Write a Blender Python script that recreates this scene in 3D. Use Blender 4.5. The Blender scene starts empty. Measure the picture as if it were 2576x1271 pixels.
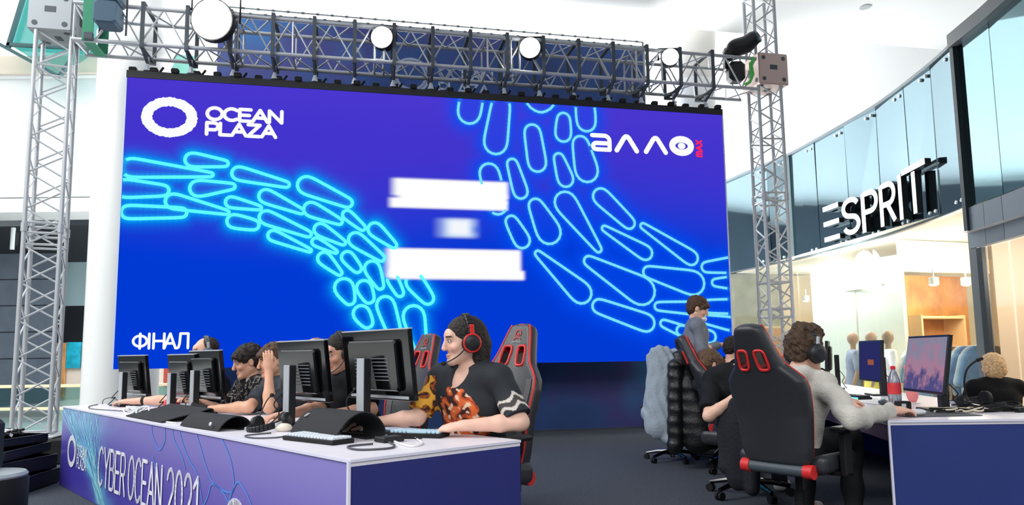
import bpy, math, random
import numpy as np
from mathutils import Matrix, Vector
random.seed(7)
sc = bpy.context.scene
COL = sc.collection
# ------------------------------------------------------------------ camera
cd = bpy.data.cameras.new('camera'); cam = bpy.data.objects.new('camera', cd); COL.objects.link(cam)
cd.sensor_fit = 'HORIZONTAL'; cd.sensor_width = 36.0
cd.lens = 1780.0/2576.0*36.0
cd.shift_y = 62.5/2576.0
cd.clip_end = 200
cd.dof.use_dof = True; cd.dof.focus_distance = 4.6; cd.dof.aperture_fstop = 4.5
cam.matrix_world = Matrix(((0.99991956, 0.01268345, 0.0, 0.0), (0.00136864, -0.10789864, -0.99416096, 0.0),
                           (-0.01260939, 0.99408099, -0.10790732, 1.143), (0, 0, 0, 1)))
sc.camera = cam
# ------------------------------------------------------------------ look
sc.view_settings.view_transform = 'Standard'; sc.view_settings.look = 'None'
sc.view_settings.gamma = 1.0; sc.view_settings.use_curve_mapping = False
EXPO = 0.38
sc.view_settings.exposure = EXPO
EM = 2.0**(-EXPO)
# ------------------------------------------------------------------ daylight and added fill lights
w = bpy.data.worlds.new('daylight'); sc.world = w; w.use_nodes = True
nt = w.node_tree; nt.nodes.clear()
wo = nt.nodes.new('ShaderNodeOutputWorld'); bg = nt.nodes.new('ShaderNodeBackground')
tc = nt.nodes.new('ShaderNodeTexCoord'); sx = nt.nodes.new('ShaderNodeSeparateXYZ'); cr = nt.nodes.new('ShaderNodeValToRGB')
nt.links.new(tc.outputs['Generated'], sx.inputs[0]); nt.links.new(sx.outputs['Z'], cr.inputs[0])
cr.color_ramp.elements[0].position = 0.165; cr.color_ramp.elements[0].color = (0.10, 0.115, 0.125, 1)
cr.color_ramp.elements[1].position = 0.185; cr.color_ramp.elements[1].color = (0.88, 0.91, 0.92, 1)
nt.links.new(cr.outputs[0], bg.inputs[0]); bg.inputs[1].default_value = 1.0
nt.links.new(bg.outputs[0], wo.inputs[0])
def area(name, loc, target, size, power, col=(1, 1, 1), sy=None):
    l = bpy.data.lights.new(name, 'AREA'); l.energy = power; l.color = col; l.size = size
    if sy: l.shape = 'RECTANGLE'; l.size_y = sy
    o = bpy.data.objects.new(name, l); COL.objects.link(o); o.location = loc
    o.rotation_euler = (Vector(target)-Vector(loc)).to_track_quat('-Z', 'Y').to_euler()
    return o
area('skylight_left', (-9.5, 3.0, 9.5), (-1, 6.5, 0.5), 6, 800, (1, 1, 1.0))
area('fill_behind', (1.0, -5.0, 7.5), (0, 6, 1.0), 6, 480, (1, 0.99, 0.97))  # added soft fill from behind the camera, no roof opening built there
area('atrium_fill', (-1.0, 18.0, 2.3), (-1.0, 18.0001, 12.0), 7, 3600)  # added hidden area light that whitens the atrium wall and roof
area('gallery_fill', (-7.2, 9.0, 10.2), (-12.5, 16.5, 6.2), 4, 520)  # added light to brighten the white wall of the left gallery
# ------------------------------------------------------------------ helpers
def lin(c):
    return tuple(((v/255.)/12.92 if v/255. <= 0.04045 else ((v/255.+0.055)/1.055)**2.4) for v in c)
MATS = {}
def mat(name, c, rough=0.6, metal=0.0, spec=0.4, em=None, ems=0.0, bump=0.0, bscale=60.0, var=0.0, vscale=8.0, attr=False, coat=0.0):
    if name in MATS: return MATS[name]
    m = bpy.data.materials.new(name); m.use_nodes = True; n = m.node_tree; p = n.nodes['Principled BSDF']
    L = lin(c)
    p.inputs['Base Color'].default_value = L+(1,)
    p.inputs['Roughness'].default_value = rough; p.inputs['Metallic'].default_value = metal
    p.inputs['Specular IOR Level'].default_value = spec
    if coat: p.inputs['Coat Weight'].default_value = coat; p.inputs['Coat Roughness'].default_value = 0.08
    t = n.nodes.new('ShaderNodeTexCoord')
    if attr:
        a = n.nodes.new('ShaderNodeAttribute'); a.attribute_name = 'Col'; n.links.new(a.outputs['Color'], p.inputs['Base Color'])
    elif var > 0:
        no = n.nodes.new('ShaderNodeTexNoise'); no.inputs['Scale'].default_value = vscale; no.inputs['Detail'].default_value = 6
        n.links.new(t.outputs['Object'], no.inputs['Vector'])
        r = n.nodes.new('ShaderNodeValToRGB')
        r.color_ramp.elements[0].color = tuple(v*(1-var) for v in L)+(1,); r.color_ramp.elements[1].color = tuple(min(1, v*(1+var)) for v in L)+(1,)
        r.color_ramp.elements[0].position = 0.3; r.color_ramp.elements[1].position = 0.7
        n.links.new(no.outputs['Fac'], r.inputs[0]); n.links.new(r.outputs[0], p.inputs['Base Color'])
    if bump > 0:
        nb = n.nodes.new('ShaderNodeTexNoise'); nb.inputs['Scale'].default_value = bscale; nb.inputs['Detail'].default_value = 4
        n.links.new(t.outputs['Object'], nb.inputs['Vector'])
        b = n.nodes.new('ShaderNodeBump'); b.inputs['Strength'].default_value = bump; b.inputs['Distance'].default_value = 0.02
        n.links.new(nb.outputs['Fac'], b.inputs['Height']); n.links.new(b.outputs['Normal'], p.inputs['Normal'])
    if em:
        p.inputs['Emission Color'].default_value = lin(em)+(1,); p.inputs['Emission Strength'].default_value = ems
    MATS[name] = m; return m
def emat(name, c, s, attr=False):
    if name in MATS: return MATS[name]
    m = bpy.data.materials.new(name); m.use_nodes = True; n = m.node_tree; n.nodes.clear()
    o = n.nodes.new('ShaderNodeOutputMaterial'); e = n.nodes.new('ShaderNodeEmission')
    e.inputs[0].default_value = lin(c)+(1,); e.inputs[1].default_value = s
    if attr:
        a = n.nodes.new('ShaderNodeAttribute'); a.attribute_name = 'Col'; n.links.new(a.outputs['Color'], e.inputs[0])
    n.links.new(e.outputs[0], o.inputs[0]); MATS[name] = m; return m
def glassmat(name, tint, refl=0.15, rough=0.02, refl_tint=(255, 255, 255)):
    if name in MATS: return MATS[name]
    m = bpy.data.materials.new(name); m.use_nodes = True; n = m.node_tree; n.nodes.clear()
    o = n.nodes.new('ShaderNodeOutputMaterial'); t = n.nodes.new('ShaderNodeBsdfTransparent'); g = n.nodes.new('ShaderNodeBsdfGlossy')
    t.inputs[0].default_value = lin(tint)+(1,); g.inputs['Roughness'].default_value = rough; g.inputs[0].default_value = lin(refl_tint)+(1,)
    mx = n.nodes.new('ShaderNodeMixShader'); mx.inputs[0].default_value = refl
    n.links.new(t.outputs[0], mx.inputs[1]); n.links.new(g.outputs[0], mx.inputs[2]); n.links.new(mx.outputs[0], o.inputs[0])
    MATS[name] = m; return m
def link(name, me, m, parent=None, smooth=False):
    ms = m if isinstance(m, (list, tuple)) else [m]
    for x in ms: me.materials.append(x)
    if smooth: me.polygons.foreach_set('use_smooth', [True]*len(me.polygons))
    me.update()
    o = bpy.data.objects.new(name, me); COL.objects.link(o)
    if parent: o.parent = parent
    return o
def tag(o, label=None, cat=None, group=None, kind=None):
    if label: o['label'] = label
    if cat: o['category'] = cat
    if group: o['group'] = group
    if kind: o['kind'] = kind
    return o
def thing(name, label, cat, loc=(0, 0, 0), rz=0.0, group=None):
    o = bpy.data.objects.new(name, None); COL.objects.link(o); o.empty_display_size = 0.1
    o.location = loc; o.rotation_euler = (0, 0, rz)
    return tag(o, label, cat, group)
def dup(o, parent=None):
    c = o.copy(); COL.objects.link(c); c.parent = parent
    for ch in list(o.children): dup(ch, c)
    return c
def vadd(a, b): return (a[0]+b[0], a[1]+b[1], a[2]+b[2])
class MB:
    def __init__(s, off=(0, 0, 0)): s.v = []; s.f = []; s.off = off
    def quad(s, a, b, c, d):
        n = len(s.v); s.v += [a, b, c, d]; s.f.append((n, n+1, n+2, n+3)); return s
    def poly(s, pts):
        n = len(s.v); s.v += list(pts); s.f.append(tuple(range(n, n+len(pts)))); return s
    def box(s, c, size, ax=None, ay=None, az=None):
        ax = Vector(ax or (1, 0, 0)); ay = Vector(ay or (0, 1, 0)); az = Vector(az or (0, 0, 1)); c = Vector(c); n = len(s.v)
        for i in (-1, 1):
            for j in (-1, 1):
                for k in (-1, 1): s.v.append(tuple(c+ax*(i*size[0]/2)+ay*(j*size[1]/2)+az*(k*size[2]/2)))
        s.f += [(n+a, n+b, n+c2, n+d) for a, b, c2, d in ((0, 1, 3, 2), (4, 6, 7, 5), (0, 4, 5, 1), (2, 3, 7, 6), (0, 2, 6, 4), (1, 5, 7, 3))]
        return s
    def rbox(s, c, size, r=0.01, ax=None, ay=None, az=None):
        # box with chamfered long edges (octagonal section in the ax-az plane) and chamfered ends
        ax = Vector(ax or (1, 0, 0)); ay = Vector(ay or (0, 1, 0)); az = Vector(az or (0, 0, 1)); c = Vector(c)
        X, Y, Z = size[0]/2, size[1]/2, size[2]/2; r = min(r, X*.9, Y*.9, Z*.9)
        def ring(x, z, y):
            q = [(x-r, -z), (x, -z+r), (x, z-r), (x-r, z), (-x+r, z), (-x, z-r), (-x, -z+r), (-x+r, -z)]
            return [tuple(c+ax*a+ay*y+az*b) for a, b in q]
        rings = [ring(X-r*.6, Z-r*.6, -Y), ring(X, Z, -Y+r*.6), ring(X, Z, Y-r*.6), ring(X-r*.6, Z-r*.6, Y)]
        n = len(s.v)
        for q in rings: s.v += q
        for i in range(3):
            for j in range(8): s.f.append((n+i*8+j, n+i*8+(j+1) % 8, n+i*8+8+(j+1) % 8, n+i*8+8+j))
        s.f.append(tuple(n+7-j for j in range(8))); s.f.append(tuple(n+24+j for j in range(8)))
        return s
    def cyl(s, a, b, r, r2=None, n=10, caps=True):
        r2 = r if r2 is None else r2
        a = Vector(a); b = Vector(b); d = (b-a).normalized(); x = d.orthogonal().normalized(); y = d.cross(x); k = len(s.v)
        for p, rr in ((a, r), (b, r2)):
            for i in range(n):
                t = 2*math.pi*i/n; s.v.append(tuple(p+x*(rr*math.cos(t))+y*(rr*math.sin(t))))
        for i in range(n): s.f.append((k+i, k+(i+1) % n, k+n+(i+1) % n, k+n+i))
        if caps: s.f.append(tuple(k+n-1-i for i in range(n))); s.f.append(tuple(k+n+i for i in range(n)))
        return s
    def tube(s, pts, r, n=8, closed=False):
        pts = [Vector(p) for p in pts]; m = len(pts); k = len(s.v); prev = None
        for i, p in enumerate(pts):
            t = (pts[(i+1) % m]-pts[i-1]) if closed else (pts[min(i+1, m-1)]-pts[max(i-1, 0)])
            t.normalize()
            x = t.orthogonal().normalized() if prev is None else (prev-t*prev.dot(t)).normalized()
            prev = x; y = t.cross(x); rr = r[i] if isinstance(r, (list, tuple)) else r
            for j in range(n):
                a = 2*math.pi*j/n; s.v.append(tuple(p+x*(rr*math.cos(a))+y*(rr*math.sin(a))))
        for i in range(m if closed else m-1):
            for j in range(n):
                a = k+i*n; b = k+((i+1) % m)*n; s.f.append((a+j, a+(j+1) % n, b+(j+1) % n, b+j))
        if not closed:
            s.f.append(tuple(k+n-1-j for j in range(n))); s.f.append(tuple(k+(m-1)*n+j for j in range(n)))
        return s
    def lathe(s, c, prof, n=24, axis=(0, 0, 1)):
        c = Vector(c); d = Vector(axis).normalized(); x = d.orthogonal().normalized(); y = d.cross(x); k = len(s.v)
        for r, h in prof:
            for i in range(n):
                t = 2*math.pi*i/n; s.v.append(tuple(c+d*h+x*(r*math.cos(t))+y*(r*math.sin(t))))
        for q in range(len(prof)-1):
            for i in range(n): s.f.append((k+q*n+i, k+q*n+(i+1) % n, k+(q+1)*n+(i+1) % n, k+(q+1)*n+i))
        s.f.append(tuple(k+n-1-i for i in range(n))); q = k+(len(prof)-1)*n; s.f.append(tuple(q+i for i in range(n)))
        return s
    def sphere(s, c, r, n=12):
        rr = r if isinstance(r, (tuple, list)) else (r, r, r); k = len(s.v); m = n//2
        for i in range(1, m):
            a = math.pi*i/m
            for j in range(n):
                t = 2*math.pi*j/n; s.v.append((c[0]+rr[0]*math.sin(a)*math.cos(t), c[1]+rr[1]*math.sin(a)*math.sin(t), c[2]+rr[2]*math.cos(a)))
        for i in range(m-2):
            for j in range(n): s.f.append((k+i*n+j, k+(i+1)*n+j, k+(i+1)*n+(j+1) % n, k+i*n+(j+1) % n))
        s.f.append(tuple(k+j for j in range(n))); q = k+(m-2)*n; s.f.append(tuple(q+n-1-j for j in range(n)))
        return s
    def prism(s, poly, fn0, fn1):
        # poly of (a,b); fn0/fn1 map (a,b) to 3D for the two faces
        n = len(poly); k = len(s.v)
        s.v += [tuple(fn0(*p)) for p in poly]+[tuple(fn1(*p)) for p in poly]
        s.f.append(tuple(k+i for i in range(n))); s.f.append(tuple(k+2*n-1-i for i in range(n)))
        for i in range(n): s.f.append((k+i, k+n+i, k+n+(i+1) % n, k+(i+1) % n))
        return s
    def build(s, name, m, parent=None, smooth=False, fix=True):
        o = s.off; v = [(a[0]-o[0], a[1]-o[1], a[2]-o[2]) for a in s.v]
        me = bpy.data.meshes.new(name); me.from_pydata(v, [], s.f); me.validate()
        if smooth:
            me.polygons.foreach_set('use_smooth', [True]*len(me.polygons))
            try: me.set_sharp_from_angle(angle=math.radians(42))
            except Exception: pass
        return link(name, me, m, parent)
def setcol(me, cols):
    a = me.color_attributes.new('Col', 'FLOAT_COLOR', 'POINT')
    c = np.ones((len(me.vertices), 4), np.float32); c[:, :3] = cols
    a.data.foreach_set('color', c.ravel())
def rawmesh(name, V, F):
    me = bpy.data.meshes.new(name); V = np.asarray(V, np.float32); F = np.asarray(F, np.int32)
    me.vertices.add(len(V)); me.vertices.foreach_set('co', V.ravel())
    me.loops.add(F.size); me.loops.foreach_set('vertex_index', F.ravel())
    me.polygons.add(len(F)); me.polygons.foreach_set('loop_start', np.arange(0, F.size, F.shape[1], dtype=np.int32))
    me.update(calc_edges=True); return me
# ------------------------------------------------------------------ signed-distance sculpting
class SDF:
    def __init__(s): s.p = []; s.disp = None
    def _add(s, lo, hi, fn, k, op): s.p.append((np.array(lo, float), np.array(hi, float), fn, k, op)); return s
    def cap(s, a, b, ra, rb=None, k=0.02, op='u', flat=False, sq=None):
        # tapered capsule; flat=True cuts it square at b; sq=(axis,factor) squeezes it along a unit axis
        rb = ra if rb is None else rb; a = np.array(a, float); b = np.array(b, float); ab = b-a; L2 = max(ab@ab, 1e-9); L = L2**.5; R = max(ra, rb)
        def fn(X, Y, Z):
            px, py, pz = X-a[0], Y-a[1], Z-a[2]
            if sq is not None:
                ax, q = sq; dd = px*ax[0]+py*ax[1]+pz*ax[2]; da = ab@np.array(ax)
                t0 = np.clip((px*ab[0]+py*ab[1]+pz*ab[2])/L2, 0, 1); e = (dd-t0*da)*(1/q-1)
                px = px+e*ax[0]; py = py+e*ax[1]; pz = pz+e*ax[2]
            tu = (px*ab[0]+py*ab[1]+pz*ab[2])/L2; t = np.clip(tu, 0, 1)
            d = np.sqrt((px-t*ab[0])**2+(py-t*ab[1])**2+(pz-t*ab[2])**2)-(ra+(rb-ra)*t)
            if flat: d = np.maximum(d, (tu-1)*L)
            return d
        return s._add(np.minimum(a, b)-R, np.maximum(a, b)+R, fn, k, op)
    def ell(s, c, r, k=0.02, op='u', M=None):
        c = np.array(c, float); r = np.array(r, float); M = np.eye(3) if M is None else np.array(M, float)
        ext = np.sqrt(((M.T*r)**2).sum(1))
        def fn(X, Y, Z):
            px, py, pz = X-c[0], Y-c[1], Z-c[2]
            u = M[0, 0]*px+M[0, 1]*py+M[0, 2]*pz; v = M[1, 0]*px+M[1, 1]*py+M[1, 2]*pz; w_ = M[2, 0]*px+M[2, 1]*py+M[2, 2]*pz
            k0 = np.sqrt((u/r[0])**2+(v/r[1])**2+(w_/r[2])**2); k1 = np.sqrt((u/r[0]**2)**2+(v/r[1]**2)**2+(w_/r[2]**2)**2)+1e-6
            return k0*(k0-1)/k1
        return s._add(c-ext, c+ext, fn, k, op)
    def fn(s, lo, hi, f, k=0.005, op='u'): return s._add(lo, hi, f, k, op)
    def mesh(s, h):
        us = [p for p in s.p if p[4] == 'u']
        lo = np.min([p[0] for p in us], 0)-4*h; hi = np.max([p[1] for p in us], 0)+4*h
        n = np.ceil((hi-lo)/h).astype(int)+1
        ax = [(lo[i]+h*np.arange(n[i])).astype(np.float32) for i in range(3)]
        F = np.full(n, 0.3, np.float32)
        for l, u, fn, k, op in s.p:
            mg = max(4*h, k*1.05)+h
            i0 = np.maximum(((l-mg-lo)/h).astype(int), 0); i1 = np.minimum(np.ceil((u+mg-lo)/h).astype(int)+1, n)
            if (i1 <= i0).any(): continue
            sl = tuple(slice(i0[i], i1[i]) for i in range(3))
            X = ax[0][sl[0]][:, None, None]; Y = ax[1][sl[1]][None, :, None]; Z = ax[2][sl[2]][None, None, :]
            d = np.broadcast_to(fn(X, Y, Z), F[sl].shape).astype(np.float32); sub = F[sl]
            if op == 'u':
                hh = np.clip(.5+.5*(sub-d)/k, 0, 1); F[sl] = sub*(1-hh)+d*hh-k*hh*(1-hh)
            else:
                hh = np.clip(.5-.5*(sub+d)/k, 0, 1); F[sl] = sub*(1-hh)-d*hh+k*hh*(1-hh)
        if s.disp is not None:
            F += s.disp(ax[0][:, None, None], ax[1][None, :, None], ax[2][None, None, :]).astype(np.float32)
        ins = F < 0
        c = [ins[:-1, :-1, :-1], ins[1:, :-1, :-1], ins[:-1, 1:, :-1], ins[1:, 1:, :-1], ins[:-1, :-1, 1:], ins[1:, :-1, 1:], ins[:-1, 1:, 1:], ins[1:, 1:, 1:]]
        al = c[0]; an = c[0]
        for q in c[1:]: al = al & q; an = an | q
        mix = an & ~al; idx = np.argwhere(mix)
        mp = np.full(mix.shape, -1, np.int32); mp[mix] = np.arange(len(idx))
        acc = np.zeros((len(idx), 3), np.float32); cnt = np.zeros(len(idx), np.float32)
        cs = [np.array((i & 1, (i >> 1) & 1, i >> 2)) for i in range(8)]
        val = [F[tuple((idx+q).T)] for q in cs]
        for i in range(8):
            for b in (1, 2, 4):
                if i & b: continue
                j = i | b; v1, v2 = val[i], val[j]; x = (v1 < 0) != (v2 < 0)
                t = np.where(x, v1/np.where(x, v1-v2, 1), 0)
                p = cs[i]+t[:, None]*(cs[j]-cs[i]); acc[x] += p[x]; cnt[x] += 1
        V = lo+h*(idx+acc/cnt[:, None])
        Fs = []
        for a in range(3):
            b, d = (a+1) % 3, (a+2) % 3
            s0 = [slice(None)]*3; s1 = [slice(None)]*3; s0[a] = slice(0, -1); s1[a] = slice(1, None)
            A, B = ins[tuple(s0)], ins[tuple(s1)]
            for flag, X in ((0, A & ~B), (1, ~A & B)):
                e = np.argwhere(X); e = e[(e[:, b] > 0) & (e[:, d] > 0)]
                if not len(e): continue
                def cell(db, dd): q = e.copy(); q[:, b] -= db; q[:, d] -= dd; return mp[tuple(q.T)]
                f = np.stack([cell(1, 1), cell(0, 1), cell(0, 0), cell(1, 0)], 1)
                Fs.append(f if flag == 0 else f[:, ::-1])
        Fq = np.concatenate(Fs); Fq = Fq[(Fq >= 0).all(1)]
        return V.astype(np.float32), Fq
    def build(s, name, m, h, parent=None, off=(0, 0, 0), col=None, xf=None):
        V, F = s.mesh(h); W = V if xf is None else xf(V)
        me = rawmesh(name, W-np.array(off, np.float32), F)
        if col is not None: setcol(me, col(V))
        return link(name, me, m, parent, smooth=True)
def N(v): v = np.array(v, float); return v/np.linalg.norm(v)
def wob(P, f=1.0, ph=0.0):
    # smooth pseudo noise in -1..1
    x, y, z = P[..., 0]*f, P[..., 1]*f, P[..., 2]*f
    return (np.sin(x*3.1+ph+1.7*np.sin(y*2.3+ph))+np.sin(y*3.7-ph+1.3*np.sin(z*2.9))+np.sin(z*3.3+2*ph+1.9*np.sin(x*2.1)))/3
# ------------------------------------------------------------------ lettering
def arc(cx, cy, rx, ry, a0, a1, n=14):
    return [(cx+rx*math.cos(math.radians(a0+(a1-a0)*i/n)), cy+ry*math.sin(math.radians(a0+(a1-a0)*i/n))) for i in range(n+1)]
GL = {
 'O': (1, [arc(.5, .5, .5, .5, 0, 360, 28)]), 'C': (.9, [arc(.5, .5, .5, .5, 48, 312, 20)]),
 'E': (.75, [[(.75, 1), (0, 1), (0, 0), (.75, 0)], [(0, .5), (.65, .5)]]), 'A': (1, [[(0, 0), (.5, 1), (1, 0)], [(.2, .33), (.8, .33)]]),
 'N': (.85, [[(0, 0), (0, 1), (.85, 0), (.85, 1)]]), 'P': (.8, [[(0, 0), (0, 1), (.5, 1)]+arc(.5, .7, .3, .3, 90, -90, 10)+[(0, .4)]]),
 'L': (.7, [[(0, 1), (0, 0), (.7, 0)]]), 'Z': (.85, [[(0, 1), (.85, 1), (0, 0), (.85, 0)]]),
 'Y': (.9, [[(0, 1), (.45, .45), (.9, 1)], [(.45, .45), (.45, 0)]]),
 'B': (.8, [[(0, 0), (0, 1), (.5, 1)]+arc(.5, .76, .25, .24, 90, -90, 8)+[(0, .52), (.5, .52)]+arc(.5, .26, .3, .26, 90, -90, 8)+[(0, 0)]]),
 'R': (.8, [[(0, 0), (0, 1), (.5, 1)]+arc(.5, .74, .28, .26, 90, -90, 10)+[(0, .48)], [(.42, .48), (.8, 0)]]),
 '2': (.8, [arc(.4, .7, .38, .3, 165, -35, 14)+[(0, 0), (.8, 0)]]), '0': (.8, [arc(.4, .5, .4, .5, 0, 360, 24)]),
 '1': (.45, [[(0, .78), (.4, 1), (.4, 0)]]), '6': (.75, [arc(.37, .3, .37, .3, 0, 360, 20), [(.02, .36), (.2, .8), (.55, 1)]]),
 'F_': (1.05, [arc(.52, .5, .52, .36, 0, 360, 24), [(.52, 0), (.52, 1)]]), 'I': (.0, [[(0, 0), (0, 1)]]), 'H': (.8, [[(0, 0), (0, 1)], [(.8, 0), (.8, 1)], [(0, .5), (.8, .5)]]),
 'L_': (.85, [[(0, 0), (.12, .05), (.2, .3), (.25, 1), (.85, 1), (.85, 0)]]),
 'M': (1, [[(0, 0), (0, .75)]+arc(.25, .7, .25, .3, 180, 0, 8)+[(.5, 0)], [(.5, .7)]+arc(.75, .7, .25, .3, 180, 0, 8)+[(1, 0)]]),
 'X': (.8, [[(0, 0), (.8, 1)], [(0, 1), (.8, 0)]]), 'a': (.8, [arc(.38, .5, .38, .5, 20, 360, 16), [(.78, 1), (.78, 0)]]),
}
def strokes2poly(lines, wd, closed_discs=10):
    """ribbon quads and round joints for 2D polylines"""
    P = []
    for ln in lines:
        for i in range(len(ln)-1):
            (x0, y0), (x1, y1) = ln[i], ln[i+1]; L = math.hypot(x1-x0, y1-y0)
            if L < 1e-7: continue
            nx, ny = -(y1-y0)/L*wd/2, (x1-x0)/L*wd/2
            P.append([(x0+nx, y0+ny), (x0-nx, y0-ny), (x1-nx, y1-ny), (x1+nx, y1+ny)])
        for x, y in ln: P.append([(x+wd/2*math.cos(2*math.pi*j/closed_discs), y+wd/2*math.sin(2*math.pi*j/closed_discs)) for j in range(closed_discs)])
    return P
def text_lines(txt, x, y, h, sx=1.0, gap=0.22):
    out = []
    for ch in txt:
        if ch == ' ': x += h*sx*0.55; continue
        wd, ls = GL[ch]
        for l in ls: out.append([(x+p[0]*h*sx, y+p[1]*h) for p in l])
        x += (wd*sx+gap)*h
    return out, x
def flat(mb, polys, fn):
    for p in polys: mb.poly([tuple(fn(a, b)) for a, b in p])
    return mb
def catmull(pts, n=8, closed=False):
    out = []; m = len(pts)
    for i in range(m if closed else m-1):
        if closed: p = [pts[(i+j-1) % m] for j in range(4)]
        else: p = [pts[min(max(i+j-1, 0), m-1)] for j in range(4)]
        for q in range(n):
            t = q/n
            out.append(tuple(.5*(2*p[1][k]+(p[2][k]-p[0][k])*t+(2*p[0][k]-5*p[1][k]+4*p[2][k]-p[3][k])*t*t+(3*p[1][k]-p[0][k]-3*p[2][k]+p[3][k])*t**3) for k in range(len(pts[0]))))
    if not closed: out.append(tuple(pts[-1]))
    return out
ORD = ['first', 'second', 'third', 'fourth', 'fifth', 'sixth', 'seventh', 'eighth', 'ninth', 'tenth', 'eleventh', 'twelfth', 'thirteenth', 'fourteenth', 'fifteenth', 'sixteenth']
# ================================================================== SETTING
M_carpet = mat('carpet_grey', (92, 97, 106), 0.95, spec=0.1, bump=0.9, bscale=220, var=0.22, vscale=55)
M_white = mat('white_paint', (238, 240, 240), 0.55)
M_ceil = mat('ceiling_white', (240, 243, 243), 0.7)
M_mallfloor = mat('mall_floor', (214, 216, 214), 0.25, var=0.05, vscale=3)
M_dark = mat('black_plastic', (24, 25, 28), 0.45, bump=0.1, bscale=300)
M_black = mat('black_matte', (13, 13, 15), 0.7)
M_alu = mat('aluminium', (186, 190, 194), 0.4, metal=0.35)
M_alu2 = mat('aluminium_dull', (182, 185, 190), 0.45, metal=0.3)
M_strap = mat('strap_dark', (78, 84, 92), 0.8)
def struct(o): o['kind'] = 'structure'; return o
mb = MB()
mb.poly([(-5.9, 3.0, 0), (-5.9, 11.6, 0), (4.2, 11.9, 0), (4.2, 6.7, 0), (6.5, 6.7, 0), (6.5, -3, 0), (-5.9, -3, 0)])
mb.poly([(-5.9, 3.0, -.3), (-5.9, 3.0, 0), (-5.9, 11.6, 0), (-5.9, 11.6, -.3)]); mb.poly([(4.2, 6.7, -.3), (6.5, 6.7, -.3), (6.5, 6.7, 0), (4.2, 6.7, 0)])
mb.poly([(-5.9, 11.6, -.3), (-5.9, 11.6, 0), (4.2, 11.9, 0), (4.2, 11.9, -.3)]); mb.poly([(4.2, 11.9, -.3), (4.2, 11.9, 0), (4.2, 6.7, 0), (4.2, 6.7, -.3)])
struct(mb.build('floor', M_carpet))
struct(MB().poly([(-16, -4, -.3), (14, -4, -.3), (14, 26, -.3), (-16, 26, -.3)]).build('floor_mall', M_mallfloor))
# ceiling slab with its far edge above the screen
cpoly = [(-3.6, 10.0), (7.8, 12.24), (9.5, 6), (9.5, -2), (-2.2, -2)]
mb = MB().prism(cpoly, lambda a, b: (a, b, 6.5), lambda a, b: (a, b, 6.8))
ceil = struct(mb.build('ceiling', M_ceil))
M_spot = mat('downlight_ring', (190, 195, 198), 0.4)
DLP = [(.2, 7.5), (1.45, 8.2), (2.3, 9.6), (4.1, 7.7), (4.0, 10.2), (4.9, 9.1), (-.4, 9.3), (2.6, 7.0), (5.6, 10.6)]
DLL = {}
for i, q in enumerate(sorted(DLP, key=lambda q: q[0]/q[1])): DLL[q] = 'small round downlight in the white ceiling slab, %s from the left' % ORD[i]
for x, y in DLP:
    t = thing('ceiling_downlight', DLL[(x, y)], 'light', (x, y, 6.5), 0, 'ceiling downlights')
    MB().lathe((0, 0, -.012), [(.085, .012), (.085, 0), (.06, 0)], 16).build('trim_ring', M_spot, t)
    MB().lathe((0, 0, -.006), [(.058, .004), (.058, 0)], 16).build('diffuser', mat('diffuser_grey', (150, 155, 160), .3), t)
# far white wall and roof of the atrium
struct(MB().quad((-14, 22, 5.9), (14, 22, 5.9), (14, 22, 14), (-14, 22, 14)).build('wall_back', M_white))
struct(MB().quad((-9.6, 10.6, 8.6), (12, 14.0, 8.6), (12, 22, 12.0), (-9.6, 22, 12.0)).build('ceiling_atrium', M_white))
struct(MB().box((0, 21.8, 2.8), (28, .3, 6.2)).build('wall_gallery', mat('gallery_dark', (50, 58, 66), .5, var=.15, vscale=1.5)))
# ---- left gallery
M_fas = mat('gallery_fascia', (222, 226, 226), 0.5)
struct(MB().box((-11.5, 16.3, 6.4), (11, .5, 3.5)).box((-11.5, 16.2, 7.98), (11, .6, .5)).build('wall_left', M_white))
M_beige = mat('beige_band', (224, 213, 196), 0.6)
struct(MB().box((-11.5, 15.85, 7.98), (11, .1, .42)).build('trim_1', M_beige))
struct(MB().box((-11.5, 15.6, 4.74), (11, 1.2, .18)).box((-11.5, 15.4, 4.46), (11, .9, .3)).build('trim_2', M_fas))
M_slate = mat('slate_tiles', (74, 84, 96), 0.5, var=0.12, vscale=4)
mb = MB()
for i in range(6):
    for k in range(6): mb.rbox((-15.3+i*.83, 16.6, .25+k*.62), (.81, .06, .60), .01)
struct(mb.build('wall_slate', M_slate))
struct(MB().box((-9.6, 17.6, 4.0), (8, .1, 1.0)).box((-9, 18.4, 1.6), (9, .1, 4.2)).build('wall_recess', mat('recess_dark', (48, 54, 60), .7)))
struct(MB().box((-10.45, 16.9, 2.95), (1.2, .05, 1.05)).build('wall_panel', mat('teal_grey_panel', (120, 142, 146), .4)))
struct(MB().box((-10.45, 17.2, .6), (1.25, .06, 1.9)).box((-7.5, 17.3, .4), (3.2, .06, 1.5)).build('wall_shopfront', mat('cream_wall', (222, 210, 194), .6)))
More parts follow.
